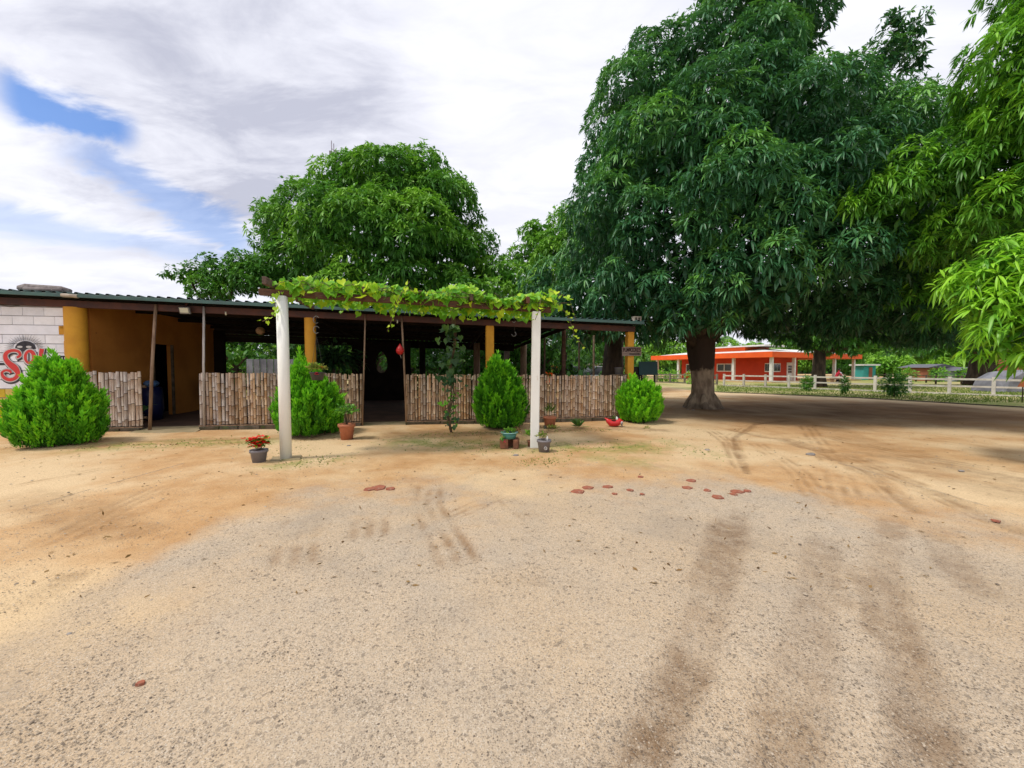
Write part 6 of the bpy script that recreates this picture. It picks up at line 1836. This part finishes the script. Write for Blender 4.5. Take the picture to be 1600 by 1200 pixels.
for x0, x1 in ((-.7, -.2), (1.0, .4)): MB().tube([q + Vector((x0, -.95, 1.2)), q + Vector((x1, -.97, .15))], .03, 6).build('strap', 'metal_grey', tc_)
# orange triangular sign
q = G(1597, 629)
os_ = thing('triangle_sign', q, 'faded orange triangular sign on thin post at right edge', 'sign')
MB().tube([q, q + Vector((0, 0, 1.0))], .02, 6).build('post', 'bark', os_)
zc_ = .95
mb = MB(); mb.add([q + Vector((-.28, -.03, .66)), q + Vector((.28, -.03, .66)), q + Vector((0, -.03, 1.12)), q + Vector((-.28, -.05, .66)), q + Vector((.28, -.05, .66)), q + Vector((0, -.05, 1.12))], [(0, 1, 2), (5, 4, 3), (0, 3, 4, 1), (1, 4, 5, 2), (2, 5, 3, 0)])
mb.build('plate', 'orange_sign', os_)

# two people sitting beyond the rail fence
def person(c_, rz, shirt, label, lean=.2):
    pr = thing('person', c_, label, 'person')
    mt = Matrix.Rotation(rz, 3, 'Z')
    pts = {'pel': (0, 0, .50), 'ch': (lean * .6, 0, .82), 'nk': (lean * .9, 0, 1.04), 'hd': (lean * 1.1, 0, 1.14), 'hd2': (lean * 1.15, 0, 1.28),
           'sl': (lean * .8, .19, .98), 'el': (lean + .12, .24, .74), 'hl': (lean + .35, .14, .66), 'sr': (lean * .8, -.19, .98), 'er': (lean + .12, -.24, .74), 'hr': (lean + .35, -.14, .66),
           'hipl': (0, .10, .48), 'knl': (.44, .13, .50), 'anl': (.46, .13, .08), 'tol': (.62, .14, .04), 'hipr': (0, -.10, .48), 'knr': (.44, -.13, .50), 'anr': (.46, -.13, .08), 'tor': (.62, -.14, .04)}
    rad = {'pel': .15, 'ch': .15, 'nk': .06, 'hd': .085, 'hd2': .085, 'sl': .07, 'el': .05, 'hl': .04, 'sr': .07, 'er': .05, 'hr': .04, 'hipl': .10, 'knl': .07, 'anl': .05, 'tol': .04, 'hipr': .10, 'knr': .07, 'anr': .05, 'tor': .04}
    ed = [('pel', 'ch'), ('ch', 'nk'), ('nk', 'hd'), ('hd', 'hd2'), ('ch', 'sl'), ('sl', 'el'), ('el', 'hl'), ('ch', 'sr'), ('sr', 'er'), ('er', 'hr'), ('pel', 'hipl'), ('hipl', 'knl'), ('knl', 'anl'), ('anl', 'tol'), ('pel', 'hipr'), ('hipr', 'knr'), ('knr', 'anr'), ('anr', 'tor')]
    ks_ = list(pts); me_ = bpy.data.meshes.new('body')
    me_.from_pydata([tuple(mt @ Vector(pts[k_])) for k_ in ks_], [(ks_.index(a), ks_.index(b)) for a, b in ed], [])
    me_.materials.append(M[shirt])
    o = place('body', me_, c_, pr)
    sk = o.modifiers.new('skin', 'SKIN')
    for i, k_ in enumerate(ks_):
        me_.skin_vertices[0].data[i].radius = (rad[k_], rad[k_]); me_.skin_vertices[0].data[i].use_root = (k_ == 'pel')
    o.modifiers.new('sub', 'SUBSURF').levels = 1
    hd = Vector(c_) + mt @ Vector((lean * 1.15, 0, 1.26))
    MB().ball(hd, .105, 12, 8, (1, .9, 1.15)).build('head', 'skin', pr)
    MB().ball(hd + mt @ Vector((-.03, 0, .035)), .112, 12, 8, (1, .95, 1.05)).build('hair', 'hair', pr)
    l_ = MB(); 
    for sg_ in (-1, 1): l_.tube([Vector(c_) + mt @ Vector((-.02, sg_ * .1, .47)), Vector(c_) + mt @ Vector((.45, sg_ * .13, .51)), Vector(c_) + mt @ Vector((.47, sg_ * .13, .1))], [.12, .09, .07], 8)
    l_.build('trousers', 'trousers', pr)
    return pr
for px, rz, sh, lab, ln in ((1306, R(-10), 'shirt_red', 'person in red shirt sitting under orange house porch', .25), (1317, R(170), 'shirt_white', 'person in pale shirt leaning forward under orange house porch', .35)):
    q = gp2(px, 40.5)
    bn_ = MB().box(q + Vector((0, 0, .36)), (.9, .5, .10)); 
    for dx in (-.35, .35): bn_.box(q + Vector((dx, 0, .16)), (.08, .4, .32))
    tag(bn_.build('bench', 'pole_wood', at=q), 'low wooden bench under ' + ('person in red shirt' if sh == 'shirt_red' else 'person in pale shirt'), 'bench')
    person(q + Vector((0, 0, .0)), rz, sh, lab, ln)

# radio mast behind the mango
q = gp2(530, 120)
zt_ = P(530, 222, 120).z
mast = thing('radio_mast', q, 'slender lattice radio mast rising behind rounded mango tree', 'mast')
hw = .75
for i in (-1, 1):
    for j in (-1, 1): MB().tube([q + Vector((i * hw, j * hw, 0)), q + Vector((i * hw, j * hw, zt_ - (3 if i > 0 else 0)))], .13, 4).build('leg', 'antenna', mast)
mb = MB(); z = 2.0; s_ = 1
while z < zt_ - 2.2:
    mb.tube([q + Vector((-hw, -hw, z)), q + Vector((hw, -hw, z))], .14, 4); mb.tube([q + Vector((-hw * s_, -hw, z)), q + Vector((hw * s_, -hw, z + 1.6))], .08, 4)
    z += 1.6; s_ = -s_
mb.build('bracing', 'antenna', mast)
for dz, dx in ((-3.6, -.95), (-3.4, .5), (-6, -.4)): MB().box(q + Vector((dx, -hw - .2, zt_ + dz)), (.7, .4, 1.1)).build('antenna_panel', 'antenna', mast)

# ------------------------------------------------------------------ broken tiles, stones, litter, pebbles
tiles = [(903, 769, .13), (918, 763, .12), (950, 761, .11), (985, 766, .07), (960, 772, .06), (1001, 746, .08), (1080, 751, .11), (1073, 762, .11), (1105, 766, .08), (1120, 776, .13), (1152, 768, .13), (1146, 772, .08), (1168, 767, .08), (592, 762, .16), (577, 764, .12), (220, 1066, .03), (1003, 772, .05), (1556, 812, .06), (610, 763, .1)]
tl = ['angular red tile shard, leftmost of the row of shards on gravel', 'red tile shard just right of the leftmost one', 'orange tile shard, third from left in the row', 'small reddish shard between orange shard and dry weed clump', 'tiny red shard below the orange shard', 'lone red shard farther back above the row', 'red shard behind the others near dark flakes', 'brown-red shard in front of dark flakes', 'pale pinkish shard between two red shards', 'flat red shard, nearest of the right group', 'largest red shard of the right group', 'brownish chip under the largest right shard', 'thin red sliver at right end of the shards', 'red tile shard lying alone in front of round white post', 'smaller red shard beside the lone shard in front of white post', 'faint reddish chip in the near left gravel', 'tiny reddish chip beside dry weed clump', 'small reddish chip near right edge', 'thin reddish sliver right of the lone shard']
for i, (px, py, sz) in enumerate(tiles):
    q = G(px, py); q.z = gz(q.x, q.y) + .004
    sz *= .72; rr = random.Random(i + 50); n_ = rr.choice((5, 6, 7))
    ang0 = rr.uniform(0, 6.28)
    ring_ = [(sz * rr.uniform(.6, 1.0) * math.cos(ang0 + 6.283 * k / n_), sz * rr.uniform(.6, 1.0) * math.sin(ang0 + 6.283 * k / n_)) for k in range(n_)]
    tilt = rr.uniform(-.05, .12)
    mb = MB(); mb.add([q + Vector((x, y, -.004)) for x, y in ring_] + [q + Vector((x * .93, y * .93, .007 + rr.uniform(0, .003) + y * tilt * .4)) for x, y in ring_], [tuple(range(n_, 2 * n_))] + [(k, (k + 1) % n_, n_ + (k + 1) % n_, n_ + k) for k in range(n_)])
    tag(mb.build('tile_shard', 'tile_red', at=q), tl[i], 'tile shard', 'broken red tile shards on the ground')
stones = [(1267, 711, .075, 'pale grey flat stone on sandy track'), (108, 985, .014, 'small white stone in near left gravel'), (1105, 704, .05, 'small pale stone right of thuja'), (1502, 738, .035, 'pale chip on dirt at right'), (1075, 640, .05, 'pale stone at foot of big mango trunk'), (1083, 641, .06, 'second pale stone at foot of trunk'), (1069, 636, .07, 'grey stone left of trunk base'), (545, 697, .04, 'small stone before terracotta pot'), (806, 711, .05, 'light chip in front of clay blocks')]
for i, (px, py, r_, lab) in enumerate(stones):
    q = G(px, py); q.z = gz(q.x, q.y)
    tag(MB().ball(q + Vector((0, 0, r_ * .1)), r_, 9, 6, (1, .8, .4), .15, i).build('stone', 'cobble', at=q), lab, 'stone')
def scatter(n_, xr, yr, smin, smax, nm, mt, tv=None, flat=.6, power=1.0, lab='', cat=''):
    octa = np.array([[1, 0, 0], [0, 1, 0], [-1, 0, 0], [0, -1, 0], [0, 0, 1], [0, 0, -1.0]])
    tri = np.array([[0, 1, 4], [1, 2, 4], [2, 3, 4], [3, 0, 4]])
    y = yr[0] + (yr[1] - yr[0]) * rng.random(n_) ** power
    x = rng.uniform(-1, 1, n_) * (y * 1.35) 
    x = np.clip(x, xr[0], xr[1])
    s_ = smin + (smax - smin) * rng.random(n_) ** 3
    V = octa[None] * (1 + rng.uniform(-.35, .35, (n_, 6, 1))) * s_[:, None, None]
    V[:, :, 2] *= flat
    a = rng.random(n_) * 6.283; ca, sa_ = np.cos(a)[:, None], np.sin(a)[:, None]
    Vx = V[:, :, 0] * ca - V[:, :, 1] * sa_; Vy = V[:, :, 0] * sa_ + V[:, :, 1] * ca
    z0 = gh(x, y)
    V = np.stack([Vx + x[:, None], Vy + y[:, None], V[:, :, 2] + z0[:, None] + (s_ * .1)[:, None]], 2).reshape(-1, 3)
    T = (np.arange(n_)[:, None, None] * 6 + tri[None]).reshape(-1, 3)
    tt = np.repeat(rng.random(n_), 6)
    o = place(nm, np_mesh(nm, V, T, tt, mt), (0, 0, 0)); tag(o, lab, cat, kind='stuff'); return o
leafmat('pebble', (0.12, 0.095, 0.075), (0.30, 0.24, 0.175), (0.46, 0.38, 0.29), 0.0, 0.9, 0.2)
scatter(70000, (-5, 5), (1.1, 6.0), .0018, .0062, 'gravel', 'pebble', power=1.6, lab='loose pale and dark gravel grains over near ground', cat='gravel')
scatter(1500, (-10, 12), (2, 10.5), .006, .016, 'gravel', 'pebble', power=.8, lab='larger scattered pebbles on dirt yard', cat='gravel')
n = 900
y = rng.uniform(2.5, 12, n); x = rng.uniform(-1, 1, n) * y * 1.25; y = np.minimum(y, 8.6 + .16 * x)
b_ = np.stack([x, y, gh(x, y) + .006], 1); d_ = unit(np.stack([rng.normal(size=n), rng.normal(size=n), rng.normal(scale=.12, size=n)], 1))
V, T, tt = leaf_arrays(b_, d_, rng.uniform(.02, .07, n), rng.uniform(.004, .012, n), np.full(n, .0), rng.random(n), False)
o = place('dry_leaves', np_mesh('dry_leaves', V, T, tt, 'dry_leaf'), (0, 0, 0)); tag(o, 'dry brown leaves and twigs littering the dirt yard', 'leaf litter', kind='stuff')
print('OBJECTS', len(bpy.data.objects), 'TRIS', sum(len(m_.polygons) for m_ in bpy.data.meshes))
